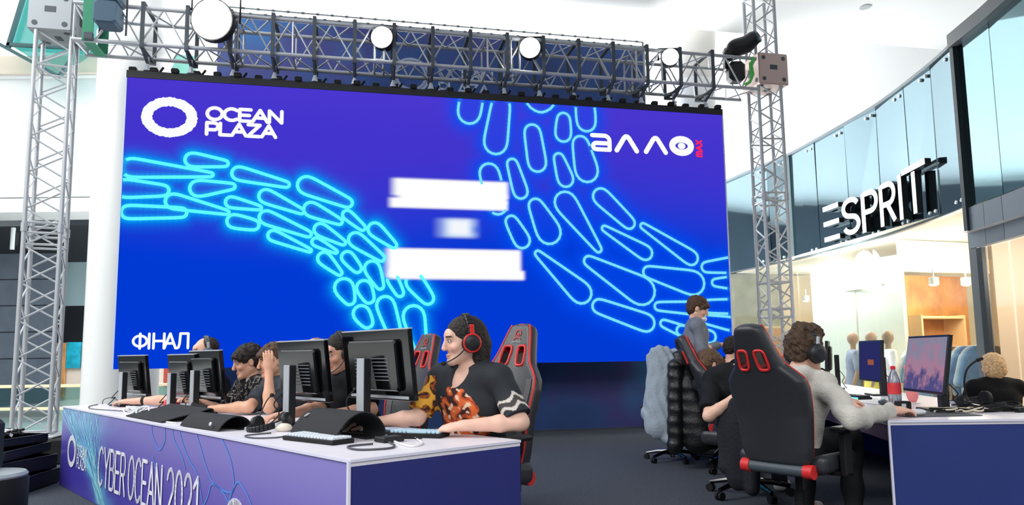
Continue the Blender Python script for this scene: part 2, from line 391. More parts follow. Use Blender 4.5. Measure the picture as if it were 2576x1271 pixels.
# posters and shop goods seen behind the truss tower beside the cases
for i, (x, z, w_, h, c, l, cat) in enumerate([(-10.56, 1.25, .34, .62, (28, 170, 196), 'turquoise poster beside the left white column', 'poster'), (-10.84, .9, .2, 1.3, (206, 150, 92), 'orange brown display strip left of the turquoise poster', 'display'), (-10.22, .8, .22, 1.5, (190, 92, 88), 'red display strip right of the turquoise poster', 'display')]):
    o = MB().rbox((x, 17.1, z), (w_, .05, h), .008).build('shop_poster', mat('poster%d' % i, c, .5, var=.3, vscale=6)); tag(o, l, cat)
for i in range(9):
    c = [(170, 70, 60), (220, 190, 170), (120, 90, 80), (205, 110, 80), (235, 225, 215), (150, 60, 70), (190, 150, 120), (225, 120, 90), (110, 100, 110)][i]
    o = MB().rbox((-8.3+i*.22, 17.15, .78), (.16, .12, .62), .02).build('hanging_garment', mat('garm%d' % i, c, .8, var=.2))
    tag(o, '%s small garment on the shop counter seen under the lower screen corner' % ORD[i], 'clothes', 'garments in the far left shop')
t = thing('wall_light', 'pale tube light fixed in the dark recess at far left', 'light', (-11.35, 15.9, 3.9))
MB().cyl((0, 0, -.25), (0, 0, .25), .045).build('tube', mat('tube_pale', (210, 220, 222), .4), t); MB().box((0, .06, 0), (.12, .08, .3)).build('bracket', M_dark, t)
# ---- skylight: teal panes between steel beams, upper left
M_sky = glassmat('skylight_pane', (150, 218, 214), 0.12)
M_beam = mat('skylight_beam', (66, 96, 100), 0.5)
def skypane(pts, lab):
    p = [Vector(q) for q in pts]; n = len(p); nrm = Vector((0, .03, 0)); mb = MB()
    mb.v = [tuple(q) for q in p]+[tuple(q+nrm) for q in p]
    mb.f = [tuple(range(n)), tuple(range(2*n-1, n-1, -1))]+[(i, (i+1) % n, n+(i+1) % n, n+i) for i in range(n)]
    return tag(mb.build('skylight_pane', M_sky), lab, 'skylight')
skypane([(-11.0, 15.0, 8.12), (-10.76, 15.0, 9.9), (-9.12, 15.0, 9.9), (-9.06, 15.0, 8.05)], 'large teal roof glass pane behind the top of the truss tower beside the cases')
skypane([(-10.96, 15.0, 8.04), (-9.1, 15.0, 7.95), (-9.78, 15.0, 7.46), (-9.9, 15.0, 7.34)], 'triangular teal roof glass pane pointing down behind the truss tower beside the cases')
skypane([(-7.69, 15.0, 7.84), (-6.94, 15.0, 7.79), (-6.92, 15.0, 7.24), (-7.28, 15.0, 7.27)], 'small teal roof glass pane right of the left white column')
for a, b, l in [((-11.56, 14.9, 8.26), (-9.84, 14.9, 7.3), 'dark skylight beam sloping down to the right behind the truss tower beside the cases'), ((-11.02, 14.9, 8.05), (-9.0, 14.9, 7.92), 'level dark skylight beam between the two left glass panes'), ((-11.01, 14.9, 7.98), (-10.64, 14.9, 9.6), 'thin pale skylight beam rising at the far left edge'), ((-9.84, 14.9, 7.3), (-9.6, 14.9, 7.69), 'short skylight beam rising right of the triangular pane'), ((-7.63, 14.9, 7.62), (-7.14, 14.9, 7.2), 'dark skylight beam right of the left white column')]:
    A_ = Vector(a); B_ = Vector(b); d = (B_-A_).normalized()
    tag(MB().box((A_+B_)/2, ((B_-A_).length, .08, .07), d, (0, 1, 0), d.cross(Vector((0, 1, 0)))).build('skylight_beam', M_beam), l, 'beam')
# ---- glass balustrade at left
M_rail = mat('beige_rail', (226, 206, 168), 0.4)
M_bglass = glassmat('balustrade_glass', (196, 226, 226), 0.12)
bl = thing('glass_balustrade', 'glass balustrade with two pale wooden rails behind the truss tower beside the cases', 'railing', (-8, 12.2, -.3))
MB().rbox((.6, 0, 1.0), (9.0, .07, .05), .012).build('handrail', M_rail, bl)
MB().rbox((.6, 0, .62), (9.0, .06, .05), .012).build('lower_rail', M_rail, bl)
for i in range(6): MB().box((-3.1+1.5*i, .02, .52), (1.46, .012, .92)).build('glass_panel', M_bglass, bl)
for i in range(7): MB().box((-3.86+1.5*i, .03, .5), (.035, .03, 1.0)).build('post', M_alu, bl)
# ---- the two round columns
def column(x, y, r, lab, cone=False):
    t = thing('column', lab, 'column', (x, y, -.3))
    MB().lathe((0, 0, 0), [(r, 0), (r, 6.2 if cone else 5.72)], 48).build('shaft', mat('column_white', (230, 232, 232), .32, coat=.3), t, smooth=True)
    if cone:
        MB().lathe((0, 0, 6.2), [(r, 0), (r*1.02, .3), (r*1.22, 1.25)], 48).build('flared_capital', mat('capital_cream', (216, 213, 206), .35, coat=.4), t, smooth=True)
        MB().lathe((0, 0, 7.45), [(r*1.22, -.03), (r*1.26, -.03), (r*1.26, .03), (r*1.22, .03)], 48).build('dark_ring', mat('ring_grey', (96, 98, 98), .5), t, smooth=True)
    else:
        MB().lathe((0, 0, 5.72), [(r*1.02, 0), (r*1.06, .05), (r*1.06, .3), (r*1.0, .34), (r*1.0, 1.6)], 48).build('capital', mat('column_white', (230, 232, 232), .32), t, smooth=True)
column(-5.36, 9.75, .47, 'tall round white column behind the left edge of the big screen')
column(3.27, 12.2, .38, 'round white column with flared cream top behind the right part of the truss', True)

# ---- ring shop front at right: curved glazed facade
CUR = [(5.0, 17.3), (5.21, 16.45), (5.52, 15.35), (5.81, 14.3), (5.96, 13.2), (6.06, 12.3), (6.12, 11.6), (6.12, 10.93), (6.08, 10.25), (6.02, 9.55), (5.94, 9.05)]
CURF = catmull(CUR, 12); CUM = [0]
for i in range(1, len(CURF)): CUM.append(CUM[-1]+math.dist(CURF[i], CURF[i-1]))
def cpt(s):
    s = max(0, min(s, CUM[-1]-1e-6)); i = max(j for j in range(len(CUM)-1) if CUM[j] <= s); q = (s-CUM[i])/max(CUM[i+1]-CUM[i], 1e-9)
    a, b = CURF[i], CURF[i+1]; d = N((b[0]-a[0], b[1]-a[1]))
    return (a[0]+(b[0]-a[0])*q, a[1]+(b[1]-a[1])*q), (d[1], -d[0])     # point, normal to the right of travel
def curs(y):   # arc length at which the facade passes depth y
    for i in range(len(CURF)-1):
        if CURF[i][1] >= y >= CURF[i+1][1]: return CUM[i]+(CURF[i][1]-y)/(CURF[i][1]-CURF[i+1][1])*(CUM[i+1]-CUM[i])
ZB, ZT = 3.0, 5.17
def fmat(name, tintc, base):
    m = bpy.data.materials.new(name); m.use_nodes = True; n = m.node_tree; p = n.nodes['Principled BSDF']
    p.inputs['Base Color'].default_value = lin(base)+(1,); p.inputs['Roughness'].default_value = .06; p.inputs['Metallic'].default_value = 0
    g = n.nodes.new('ShaderNodeBsdfGlossy'); g.inputs[0].default_value = lin(tintc)+(1,); g.inputs['Roughness'].default_value = .045
    mx = n.nodes.new('ShaderNodeMixShader'); mx.inputs[0].default_value = .8; o = n.nodes['Material Output']
    n.links.new(p.outputs[0], mx.inputs[1]); n.links.new(g.outputs[0], mx.inputs[2]); n.links.new(mx.outputs[0], o.inputs[0]); return m
M_fglass = fmat('facade_glass', (104, 124, 132), (30, 40, 46))
M_fglass2 = fmat('facade_glass_pale', (112, 138, 144), (36, 48, 54))
ys = [17.2, 15.1, 14.42, 13.45, 12.45, 11.5, 10.6, 9.8, 9.06]
fac = thing('shop_fascia', 'curved blue grey glass fascia carrying the white shop name', 'facade', (6.0, 12.0, ZB))
for i in range(len(ys)-1):
    s0, s1 = curs(ys[i])+.012, curs(ys[i+1])-.012
    (p0, n0), (p1, n1) = cpt(s0), cpt(s1)
    j = [0, .02, -.012, .0, .022, -.01, .012, 0][i]
    mb = MB((6.0, 12.0, ZB)); e = .03
    # left side of travel (towards the atrium) is -normal of cpt rotated: outward = (-n)
    a = [(p0[0], p0[1]-j, ZB), (p1[0], p1[1]+j, ZB), (p1[0]+j, p1[1]+j, ZT), (p0[0]-j, p0[1]-j, ZT)]
    b = [(q[0]+.05, q[1]+.01, q[2]) for q in a]
    mb.v = a+b; mb.f = [(0, 1, 2, 3), (7, 6, 5, 4), (0, 4, 5, 1), (1, 5, 6, 2), (2, 6, 7, 3), (3, 7, 4, 0)]
    pan = mb.build('glass_panel', M_fglass, fac)
    for zz in (ZB+.09, ZT-.09):
        for sg in (.1, .26):
            for base in (0,):
                (q, nn_) = cpt(s1-sg); m2 = MB((6.0, 12.0, ZB)); m2.lathe((q[0], q[1], zz), [(.026, 0), (.026, .03), (.018, .036)], 10, (-1, -.15, 0)); m2.build('glass_bolt', mat('bolt_white', (236, 242, 244), .2, metal=.3), pan)
for ED, en in (((ZT-.0, ZT+.05, -.04, .12), 'upper_trim'), ((ZB-.015, ZB, -.005, .06), 'lower_trim')):
  mb = MB((6.0, 12.0, ZB))
  for i in range(len(CURF)-1):
    a, b = CURF[i], CURF[i+1]
    for z0, z1, o0, o1 in (ED,):
        mb.quad((a[0]+o0, a[1], z0), (b[0]+o0, b[1], z0), (b[0]+o0, b[1], z1), (a[0]+o0, a[1], z1))
        mb.quad((a[0]+o0, a[1], z0), (a[0]+o1, a[1], z0), (b[0]+o1, b[1], z0), (b[0]+o0, b[1], z0))
        mb.quad((a[0]+o0, a[1], z1), (b[0]+o0, b[1], z1), (b[0]+o1, b[1], z1), (a[0]+o1, a[1], z1))
  mb.build(en, mat('fascia_trim', (86, 96, 102), .4, metal=.3), fac)
(q, _) = cpt(curs(14.42)); MB((6.0, 12.0, ZB)).box((q[0]-.02, q[1], (ZB+ZT)/2), (.06, .09, ZT-ZB)).build('pale_seam', mat('seam_pale', (190, 214, 218), .3), fac)
# shop name: strokes swept along the curve, white faces with black sides
sA, sB = curs(13.05), curs(9.9); LH = .65
sign = thing('shop_sign', 'big white shop name letters with black sides on the curved fascia', 'sign', (6.0, 12.0, ZB))
def esp(x0):
    E = [[[(0, .06), (.62, .06)], [(.0, .5), (.62, .5)], [(.0, .94), (.62, .94)]]]
    S_ = [[arc(.3, .73, .27, .21, 20, 180, 10)+arc(.3, .72, .27, .22, 180, 265, 6)+arc(.3, .27, .27, .22, 85, 0, 6)+arc(.3, .27, .27, .21, 0, -160, 10)]]
    P_ = [[[(.06, -.05), (.06, .94), (.34, .94)]+arc(.34, .70, .22, .24, 90, -90, 10)+[(.12, .46)]]]
    R_ = [[[(.06, -.05), (.06, .94), (.34, .94)]+arc(.34, .70, .22, .24, 90, -90, 10)+[(.12, .46)], [(.3, .44), (.55, .0)]]]
    I_ = [[[(.06, -.05), (.06, 1.02)]]]; T_ = [[[(-.12, 1.03), (.75, 1.03)], [(.3, -.03), (.3, .93)]]]
    return [(E[0], 0), (S_[0], .78), (P_[0], 1.48), (R_[0], 2.16), (I_[0], 2.9), (T_[0], 3.18)]
KX = (sB-sA)/3.9; z0_ = 3.14
def smap(off):
    def f(a, b):
        (p, n_) = cpt(sA+a*KX); return (p[0]-off, p[1]-off*.12, z0_+b*LH)
    return f
for strokes, x0 in esp(0):
    polys = []
    for ln in strokes:
        # densify so that strokes follow the curve
        d = []
        for i in range(len(ln)-1):
            for q in range(4): d.append((ln[i][0]+(ln[i+1][0]-ln[i][0])*q/4, ln[i][1]+(ln[i+1][1]-ln[i][1])*q/4))
        d.append(ln[-1]); d = [d[0]]+[d[i] for i in range(1, len(d)) if math.dist(d[i], d[i-1]) > 1e-4]; L_ = []; R2 = []
        for i in range(len(d)):
            a = d[max(i-1, 0)]; b = d[min(i+1, len(d)-1)]; t_ = N((b[0]-a[0], b[1]-a[1])); L_.append((x0+d[i][0]-t_[1]*.066, d[i][1]+t_[0]*.066)); R2.append((x0+d[i][0]+t_[1]*.066, d[i][1]-t_[0]*.066))
        polys.append((L_, R2))
    fr = MB((6.0, 12.0, ZB)); sd = MB((6.0, 12.0, ZB)); f1 = smap(.15); f0 = smap(.05); fb = smap(.147)
    for L_, R2 in polys:
        for i in range(len(L_)-1):
            fr.quad(f1(*L_[i]), f1(*R2[i]), f1(*R2[i+1]), f1(*L_[i+1]))
            sd.quad(fb(*L_[i]), fb(*L_[i+1]), f0(*L_[i+1]), f0(*L_[i])); sd.quad(fb(*R2[i]), f0(*R2[i]), f0(*R2[i+1]), fb(*R2[i+1]))
        for i in (0, -1): sd.quad(fb(*L_[i]), fb(*R2[i]), f0(*R2[i]), f0(*L_[i]))
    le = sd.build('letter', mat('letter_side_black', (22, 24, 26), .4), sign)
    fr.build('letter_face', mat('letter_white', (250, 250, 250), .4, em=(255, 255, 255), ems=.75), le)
# ---- second, straight facade towards the camera
W2 = [(5.94, 9.05), (5.88, 8.3), (5.74, 7.2), (5.5, 5.8)]
M_greyband = mat('grey_cladding', (112, 122, 130), .45, metal=.2)
wf = thing('corner_facade', 'straight teal glass facade with grey cladding band at the right edge', 'facade', (5.9, 8, 0))
for i in range(3):
    a, b = W2[i], W2[i+1]
    MB((5.9, 8, 0)).prism([(0, 2.97), (1, 2.97), (1, 5.12), (0, 5.12)], lambda u, z: (a[0]+(b[0]-a[0])*u, a[1]+(b[1]-a[1])*u-.01*(.5-u), z), lambda u, z: (a[0]+(b[0]-a[0])*u+.05, a[1]+(b[1]-a[1])*u, z)).build('glass_panel', M_fglass2, wf)
    for k, (u0, u1) in enumerate([(0, .5), (.5, 1)]):
        MB((5.9, 8, 0)).prism([(u0+.005, 2.42), (u1-.005, 2.42), (u1-.005, 2.95), (u0+.005, 2.95)], lambda u, z: (a[0]+(b[0]-a[0])*u-.03, a[1]+(b[1]-a[1])*u, z), lambda u, z: (a[0]+(b[0]-a[0])*u+.06, a[1]+(b[1]-a[1])*u, z)).build('cladding_panel', M_greyband, wf)
mb = MB((5.9, 8, 0))
for i in range(3):
    a, b = W2[i], W2[i+1]; mb.prism([(0, 5.12), (1, 5.12), (1, 5.3), (0, 5.3)], lambda u, z: (a[0]+(b[0]-a[0])*u-.1, a[1]+(b[1]-a[1])*u, z), lambda u, z: (a[0]+(b[0]-a[0])*u+.1, a[1]+(b[1]-a[1])*u, z))
mb.build('top_band', mat('top_band_grey', (104, 108, 110), .5), wf)
MB((5.9, 8, 0)).box((5.92, 9.03, 3.9), (.1, .07, 2.5)).build('mullion', mat('mullion_dark', (34, 46, 52), .4), wf)
MB((5.9, 8, 0)).box((5.98, 9.0, 1.3), (.12, .16, 3.2)).build('door_jamb', mat('jamb_grey', (112, 116, 118), .4, metal=.3), wf)
MB((5.9, 8, 0)).box((5.9, 8.82, 1.05), (.05, .1, 2.7)).build('door_frame', mat('mullion_dark', (34, 46, 52), .4), wf)
# ---- shop interior
M_sglass = glassmat('shop_glass', (246, 250, 248), .05)
yg = [16.6, 15.2, 14.35, 13.1, 11.9, 10.95, 10.0, 9.12]
for i in range(7):
    (p0, _), (p1, _) = cpt(curs(yg[i])+.01), cpt(curs(yg[i+1])-.01)
    o = MB().prism([(0, -.28), (1, -.28), (1, 2.94), (0, 2.94)], lambda u, z: (p0[0]+(p1[0]-p0[0])*u+.02, p0[1]+(p1[1]-p0[1])*u, z), lambda u, z: (p0[0]+(p1[0]-p0[0])*u+.035, p0[1]+(p1[1]-p0[1])*u, z)).build('window_%d' % (i+1), M_sglass); struct(o)
M_shopw = mat('shop_wall_white', (244, 243, 236), .6)
M_shopwarm = mat('shop_wall_warm', (214, 196, 170), .6)
struct(MB().poly([(5.9, 9.0, -.28), (12, 7.5, -.28), (12, 19, -.28), (5.3, 17, -.28)]).build('floor_shop', mat('shop_floor', (210, 196, 176), .3)))
struct(MB().poly([(6.1, 9.1, 3.02), (5.4, 17, 3.02), (12, 19, 3.02), (12, 7.5, 3.02)]).build('ceiling_shop', mat('shop_ceiling', (226, 226, 222), .6)))
struct(MB().quad((10.2, 7.5, -.3), (10.2, 19, -.3), (10.2, 19, 3.1), (10.2, 7.5, 3.1)).quad((5.6, 18.4, -.3), (12, 18.4, -.3), (12, 18.4, 3.1), (5.6, 18.4, 3.1)).build('wall_shop', M_shopwarm))
struct(MB().quad((6.3, 9.2, -.3), (10.3, 9.9, -.3), (10.3, 9.9, 3.1), (6.3, 9.2, 3.1)).build('wall_shop_side', M_shopwarm))
t = thing('display_backdrop', 'bright white display wall just inside the shop window under the letters', 'display', (6.3, 12.9, -.28))
for a, b in (((5.98, 14.1), (6.28, 12.95)), ((6.29, 12.9), (6.6, 11.95))):
    MB((6.3, 12.9, -.28)).prism([(0, -.28), (1, -.28), (1, 2.75), (0, 2.75)], lambda u, z: (a[0]+(b[0]-a[0])*u, a[1]+(b[1]-a[1])*u, z), lambda u, z: (a[0]+(b[0]-a[0])*u+.06, a[1]+(b[1]-a[1])*u, z)).build('panel', M_shopw, t)
MB((6.3, 12.9, -.28)).box((6.27, 12.9, 2.25), (.05, 1.6, .04), (.99, -.13, 0), (-.13, .99, 0)).build('picture_rail', mat('rail_pale', (226, 222, 212), .5), t)
M_wood = mat('shop_wood', (196, 142, 88), .5, var=.15, vscale=5)
M_lwood = mat('shop_wood_light', (228, 196, 150), .5)
def shelfunit(loc, rz, lab, w_=1.4, h=1.9):
    t = thing('shelf_unit', lab, 'shelf', loc, rz)
    MB().box((0, .2, h/2), (w_, .03, h)).build('back_panel', M_wood, t)
    for sx_ in (-1, 1): MB().box((sx_*w_/2, 0, h/2), (.04, .4, h)).build('side_panel', M_lwood, t)
    for k in range(4): MB().box((0, 0, .1+k*(h-.14)/3), (w_-.04, .4, .04)).build('shelf', M_lwood, t)
    return t
shelfunit((7.35, 12.38, -.28), .35, 'warm wooden shelf unit before the plank wall in the shop', 1.0, 2.0)
shelfunit((9.9, 11.2, -.28), -math.pi/2, 'warm wooden shelf unit standing at the far back wall of the shop', 1.5, 2.3)
shelfunit((8.4, 9.8, -.28), math.pi+.17, 'low wooden shelf unit on the side wall near the shop doorway', 1.2, 1.6)
struct(MB().box((5.95, 17.5, 2.4), (1.3, .06, 1.3)).build('wall_shop_upper', mat('wall_olive_grey', (150, 150, 136), .6, var=.2, vscale=2)))
struct(MB().box((5.95, 17.45, .7), (1.3, .06, 2.0)).build('wall_shop_lower', mat('wall_clay', (176, 136, 108), .6, var=.1, vscale=2)))
planks = MB()
for i in range(15):
    u = i/15; planks.box((6.72+1.75*u, 12.5+.62*u, 1.08), (.122, .05, 2.76), (.942, .335, 0), (-.335, .942, 0))
struct(planks.build('wall_shop_planks', mat('plank_orange', (214, 150, 92), .55, var=.25, vscale=3)))
struct(MB().prism([(0, 2.46), (1, 2.46), (1, 3.0), (0, 3.0)], lambda u, z: (6.62+1.9*u, 11.95+.6*u, z), lambda u, z: (6.6+1.9*u, 12.02+.6*u, z)).build('wall_bulkhead', M_shopw))
def rack(loc, rz, cols, lab, n=7, h=1.45):
    t = thing('clothes_rack', lab, 'rack', loc, rz)
    MB().cyl((-.6, 0, h), (.6, 0, h), .015).build('rail', M_alu, t)
    for sx_ in (-1, 1): MB().cyl((sx_*.6, 0, 0), (sx_*.6, 0, h), .015).build('leg', M_alu, t)
    R_ = Matrix.Rotation(rz, 3, 'Z')
    for i in range(n):
        x = -.5+1.0*i/(n-1); p = R_ @ Vector((x, 0, 0)); c = cols[i % len(cols)]
        s = SDF().cap((0, 0, -.12), (0, 0, -.62), .17, .2, .03, sq=((0, 1, 0), .2)).cap((0, 0, -.1), (.0, 0, -.05), .06, .03, .03).cap((-.14, 0, -.14), (-.24, 0, -.5), .06, .05, .03).cap((.14, 0, -.14), (.24, 0, -.5), .06, .05, .03)
        key = 'garment_%d_%d_%d' % c
        if key not in GARM:
            me = s.build('shirt_on_rack', mat(key, c, .85, var=.15, bump=.3), .025).data; GARM[key] = me; o = [q for q in COL.objects if q.data == me][0]
        else: o = bpy.data.objects.new('shirt_on_rack', GARM[key]); COL.objects.link(o)
        o.location = Vector(loc)+p+Vector((0, 0, h-.03)); o.rotation_euler = (0, 0, rz+math.pi/2+.15*math.sin(i*3))
        tag(o, '%s garment on the %s' % (ORD[i], lab), 'clothes', 'garments on the '+lab)
GARM = {}
rack((6.75, 10.5, -.28), 1.2, [(110, 140, 180), (150, 170, 200), (210, 215, 220), (90, 110, 150)], 'rack of pale blue shirts behind the game picture monitor')
rack((6.55, 11.45, -.28), 1.25, [(150, 180, 215), (235, 235, 235), (190, 205, 220)], 'rack of light shirts behind the cola bottle', 5)
rack((7.7, 11.9, -.28), .35, [(120, 80, 50), (200, 160, 110), (70, 60, 55)], 'rack of brown clothes in the warm part of the shop', 6)
rack((7.6, 15.6, -.28), .3, [(70, 70, 75), (150, 110, 80), (200, 190, 180)], 'rack of dark clothes left of the truss tower beside the shop', 6)
def mannequin(loc, rz, c1, lab, skin=(236, 210, 200), legs=True):
    t = thing('mannequin', lab, 'mannequin', loc, rz)
    s = SDF(); s.ell((0, 0, 1.62), (.075, .095, .115)).cap((0, 0, 1.38), (0, 0, 1.55), .05, .045).ell((0, 0, 1.2), (.18, .11, .2), .05).ell((0, 0, .95), (.16, .11, .15), .05)
    for q in (-1, 1): s.cap((q*.1, 0, .9), (q*.1, 0, .08), .08, .045, .03).cap((q*.19, 0, 1.36), (q*.25, .02, 1.05), .045, .035, .03).cap((q*.25, .02, 1.05), (q*.23, .1, .82), .035, .028, .02)
    s.build('figure', mat('mannequin_skin', skin, .4), .02, t)
    s = SDF().ell((0, 0, 1.22), (.2, .13, .22), .05).cap((0, 0, 1.1), (0, 0, .62), .17, .24, .05, sq=((0, 1, 0), .7))
    for q in (-1, 1): s.cap((q*.19, 0, 1.37), (q*.25, .02, 1.1), .06, .055, .03)
    s.build('dress', mat('dress_%d_%d_%d' % c1, c1, .8, var=.1, bump=.3), .02, t)
    MB().lathe((0, 0, 0), [(.2, 0), (.2, .02), (.03, .04), (.02, .9)], 16).build('stand', M_alu, t)
mannequin((6.0, 12.55, -.28), 1.4, (140, 152, 170), 'mannequin in grey blue top in the window behind the head of the hooded player', (176, 150, 130))
mannequin((6.2, 11.75, -.28), 1.4, (248, 248, 246), 'mannequin in white dress standing in the white part of the window', (238, 206, 196))
mannequin((6.1, 12.1, -.28), 1.4, (238, 226, 110), 'mannequin in pale yellow dress between the white and grey ones', (230, 220, 190))
for i, (x, y, z) in enumerate([(7.0, 11.7, 2.3), (7.6, 11.8, 2.3), (9.2, 10.4, 2.85), (7.6, 10.2, 2.85), (9.0, 12.6, 2.85), (7.2, 15.6, 2.8), (8.0, 16.6, 2.8), (6.9, 16.6, 2.4), (9.3, 9.4, 2.85)]):
    t = thing('shop_spotlight', 'small warm spotlight in the shop, '+['first before the plank wall', 'second before the plank wall', 'above the shelf unit at the back wall', 'beside the door jamb', 'high at the back wall', 'behind the truss tower', 'deep in the shop behind the truss tower', 'hanging low beside the screen edge', 'above the low side shelf'][i], 'light', (x, y, z), 0, 'shop spotlights')
    MB().cyl((0, 0, .17), (0, 0, .02), .012).build('stem', M_alu, t)
    MB().lathe((0, 0, -.1), [(.075, 0), (.075, .12), (.03, .13)], 14).build('housing', mat('spot_white', (220, 220, 215), .4), t, smooth=True)
    MB().lathe((0, 0, -.102), [(.07, 0), (.02, -.02)], 14).build('bulb', emat('warm_bulb', (255, 240, 214), 9), t)
def plight(name, loc, p, col, r=.3):
    l = bpy.data.lights.new(name, 'POINT'); l.energy = p; l.color = col; l.shadow_soft_size = r; o = bpy.data.objects.new(name, l); COL.objects.link(o); o.location = loc
plight('shop_lamp_warm', (7.3, 11.5, 2.2), 55, (1, .82, .6)); plight('shop_lamp_white', (6.05, 12.4, 2.7), 45, (1, .97, .9)); plight('shop_lamp_white', (5.9, 13.6, 2.6), 42, (1, .97, .9)); plight('shop_lamp_far', (7.4, 16, 2.5), 80, (1, .92, .72)); plight('shop_lamp_near', (8.2, 10.8, 2.5), 60, (1, .88, .72))
# next shop at the right edge
M_pale = mat('pale_brick', (232, 224, 218), .6, var=.06, vscale=3)
struct(MB().quad((7.6, 9.4, -.3), (7.0, 4.5, -.3), (7.0, 4.5, 2.6), (7.6, 9.4, 2.6)).build('wall_next_shop', M_pale))
for i in range(3):
    a, b = W2[i], W2[i+1]
    struct(MB().prism([(.02, -.28), (.98, -.28), (.98, 2.4), (.02, 2.4)], lambda u, z: (a[0]+(b[0]-a[0])*u+.01, a[1]+(b[1]-a[1])*u, z), lambda u, z: (a[0]+(b[0]-a[0])*u+.025, a[1]+(b[1]-a[1])*u, z)).build('window_%d' % (8+i), glassmat('next_glass', (236, 232, 226), .1)))
struct(MB().poly([(5.8, 9, 2.62), (8.0, 9.4, 2.62), (8, 4.5, 2.62), (5.5, 5.5, 2.62)]).build('ceiling_next_shop', M_white))
plight('next_shop_lamp', (6.7, 8.0, 2.2), 60, (1, .95, .9)); plight('next_shop_lamp', (6.4, 6.6, 2.2), 45, (1, .95, .9))
for i, (y, z) in enumerate([(8.5, 2.2), (8.1, 2.35), (7.6, 2.1), (8.7, 1.75)]):
    t = thing('wall_lamp', 'white glowing wall lamp in the corner shop, '+['farthest up the pale wall', 'topmost of the four', 'nearest the viewer', 'lowest of the four'][i], 'light', (7.35, y, z), 0, 'lamps in the right edge shop')
    MB().box((.08, 0, 0), (.1, .1, .06)).build('bracket', M_alu, t); MB().sphere((0, 0, 0), .07).build('globe', emat('white_bulb', (255, 248, 240), 4), t, smooth=True)
for i in range(3):
    o = MB().rbox((7.42-.06*i, 8.6-.5*i, 1.25), (.05, .36, .5+.1*i), .01).build('wall_picture', mat('pic%d' % i, [(206, 176, 160), (190, 190, 196), (214, 196, 170)][i], .6)); tag(o, ['dusty pink panel on the pale wall left of its neighbours', 'pale grey panel on the pale wall between two others', 'beige panel on the pale wall nearest the right edge'][i], 'panel')
# ================================================================== BIG SCREEN
PL = (-4.709, 8.403); DX, DY = 0.97752, 0.21085
def scr(s, z, off=0.0): return (PL[0]+DX*s+DY*off, PL[1]+DY*s-DX*off, z)
AX = (DX, DY, 0); AY = (-DY, DX, 0)     # along the screen / away from the camera
LC = [(0.09,3.46,0.121,1.0,3.41,0.028),(0.78,3.59,0.092,1.16,3.56,0.042),(0.03,3.2,0.116,0.46,3.19,0.07),(0.86,3.23,0.107,1.25,3.27,0.04),(0.58,3.06,0.098,1.2,2.94,0.028),(0.08,2.91,0.085,0.68,2.92,0.062),(1.33,3.44,0.091,1.9,3.32,0.04),(1.25,3.07,0.074,1.58,3.01,0.029),(1.29,2.83,0.091,1.52,2.79,0.068),(1.66,3.16,0.094,2.09,2.98,0.035),(1.67,2.89,0.092,2.18,2.69,0.041),(1.76,2.66,0.072,2.2,2.48,0.023),(2.15,3.32,0.122,2.66,3.11,0.065),(2.21,3.01,0.099,2.56,2.86,0.041),(2.66,2.95,0.065,2.85,2.79,0.041),(2.33,2.75,0.087,2.61,2.59,0.035),(2.28,2.59,0.058,2.52,2.47,0.023),(3.01,2.77,0.095,3.25,2.57,0.042),(2.77,2.63,0.1,3.09,2.4,0.047),(2.38,2.38,0.087,2.57,2.2,0.035),(2.67,2.4,0.082,2.79,2.26,0.059),(2.98,2.26,0.106,3.08,2.04,0.05),(2.63,2.01,0.129,2.7,1.86,0.07),(2.88,2.01,0.103,2.94,1.88,0.071),(3.24,2.12,0.074,3.33,1.95,0.054),(3.52,2.09,0.12,3.69,1.88,0.084),(2.85,1.68,0.112,2.92,1.57,0.077),(3.15,1.79,0.119,3.26,1.46,0.089),(3.51,1.65,0.144,3.61,1.21,0.072),(3.58,0.96,0.126,3.63,0.84,0.12)]
RC = [(4.29,4.64,0.158,4.25,4.4,0.158),(4.69,4.54,0.131,4.61,4.0,0.165),(5.25,4.7,0.235,5.25,4.7,0.235),(5.13,4.18,0.117,5.19,3.75,0.132),(5.58,4.39,0.098,5.57,4.18,0.119),(5.9,4.59,0.143,5.91,4.37,0.143),(5.82,4.05,0.119,5.9,3.67,0.173),(5.5,3.83,0.074,5.59,3.54,0.119),(4.84,3.72,0.076,4.95,3.34,0.105),(4.52,3.58,0.139,4.63,3.14,0.133),(5.16,3.15,0.103,5.34,2.79,0.177),(4.82,2.92,0.087,4.96,2.67,0.117),(5.58,3.21,0.163,6.04,2.57,0.048),(6.1,3.31,0.126,6.5,2.95,0.091),(6.14,2.86,0.042,6.73,2.53,0.109),(6.71,2.91,0.043,7.42,2.47,0.111),(5.18,2.49,0.044,5.78,1.96,0.155),(5.9,2.4,0.075,6.66,1.99,0.206),(6.77,2.26,0.085,7.44,2.11,0.179),(7.65,2.34,0.077,8.08,2.38,0.119),(7.78,2.12,0.056,8.1,2.12,0.1),(6.03,1.78,0.102,6.71,1.55,0.128),(6.9,1.78,0.061,7.54,1.75,0.099),(7.64,1.78,0.093,8.15,1.78,0.11),(6.97,1.54,0.055,7.39,1.38,0.092),(7.53,1.61,0.056,8.0,1.53,0.1),(7.23,1.44,0.077,7.66,1.35,0.093)]
def cell_outline(c, n=9):
    s0, z0, r0, s1, z1, r1 = c; L = math.hypot(s1-s0, z1-z0)
    a = math.atan2(z1-z0, s1-s0); b = math.acos(max(-.98, min(.98, (r0-r1)/max(L, 1e-3))))
    p = [(s0+r0*math.cos(a+b+(2*math.pi-2*b)*i/n), z0+r0*math.sin(a+b+(2*math.pi-2*b)*i/n)) for i in range(n+1)]
    p += [(s1+r1*math.cos(a-b+2*b*i/n), z1+r1*math.sin(a-b+2*b*i/n)) for i in range(n+1)]
    return p
Z0, Z1, SW = 1.024, 4.596, 8.0
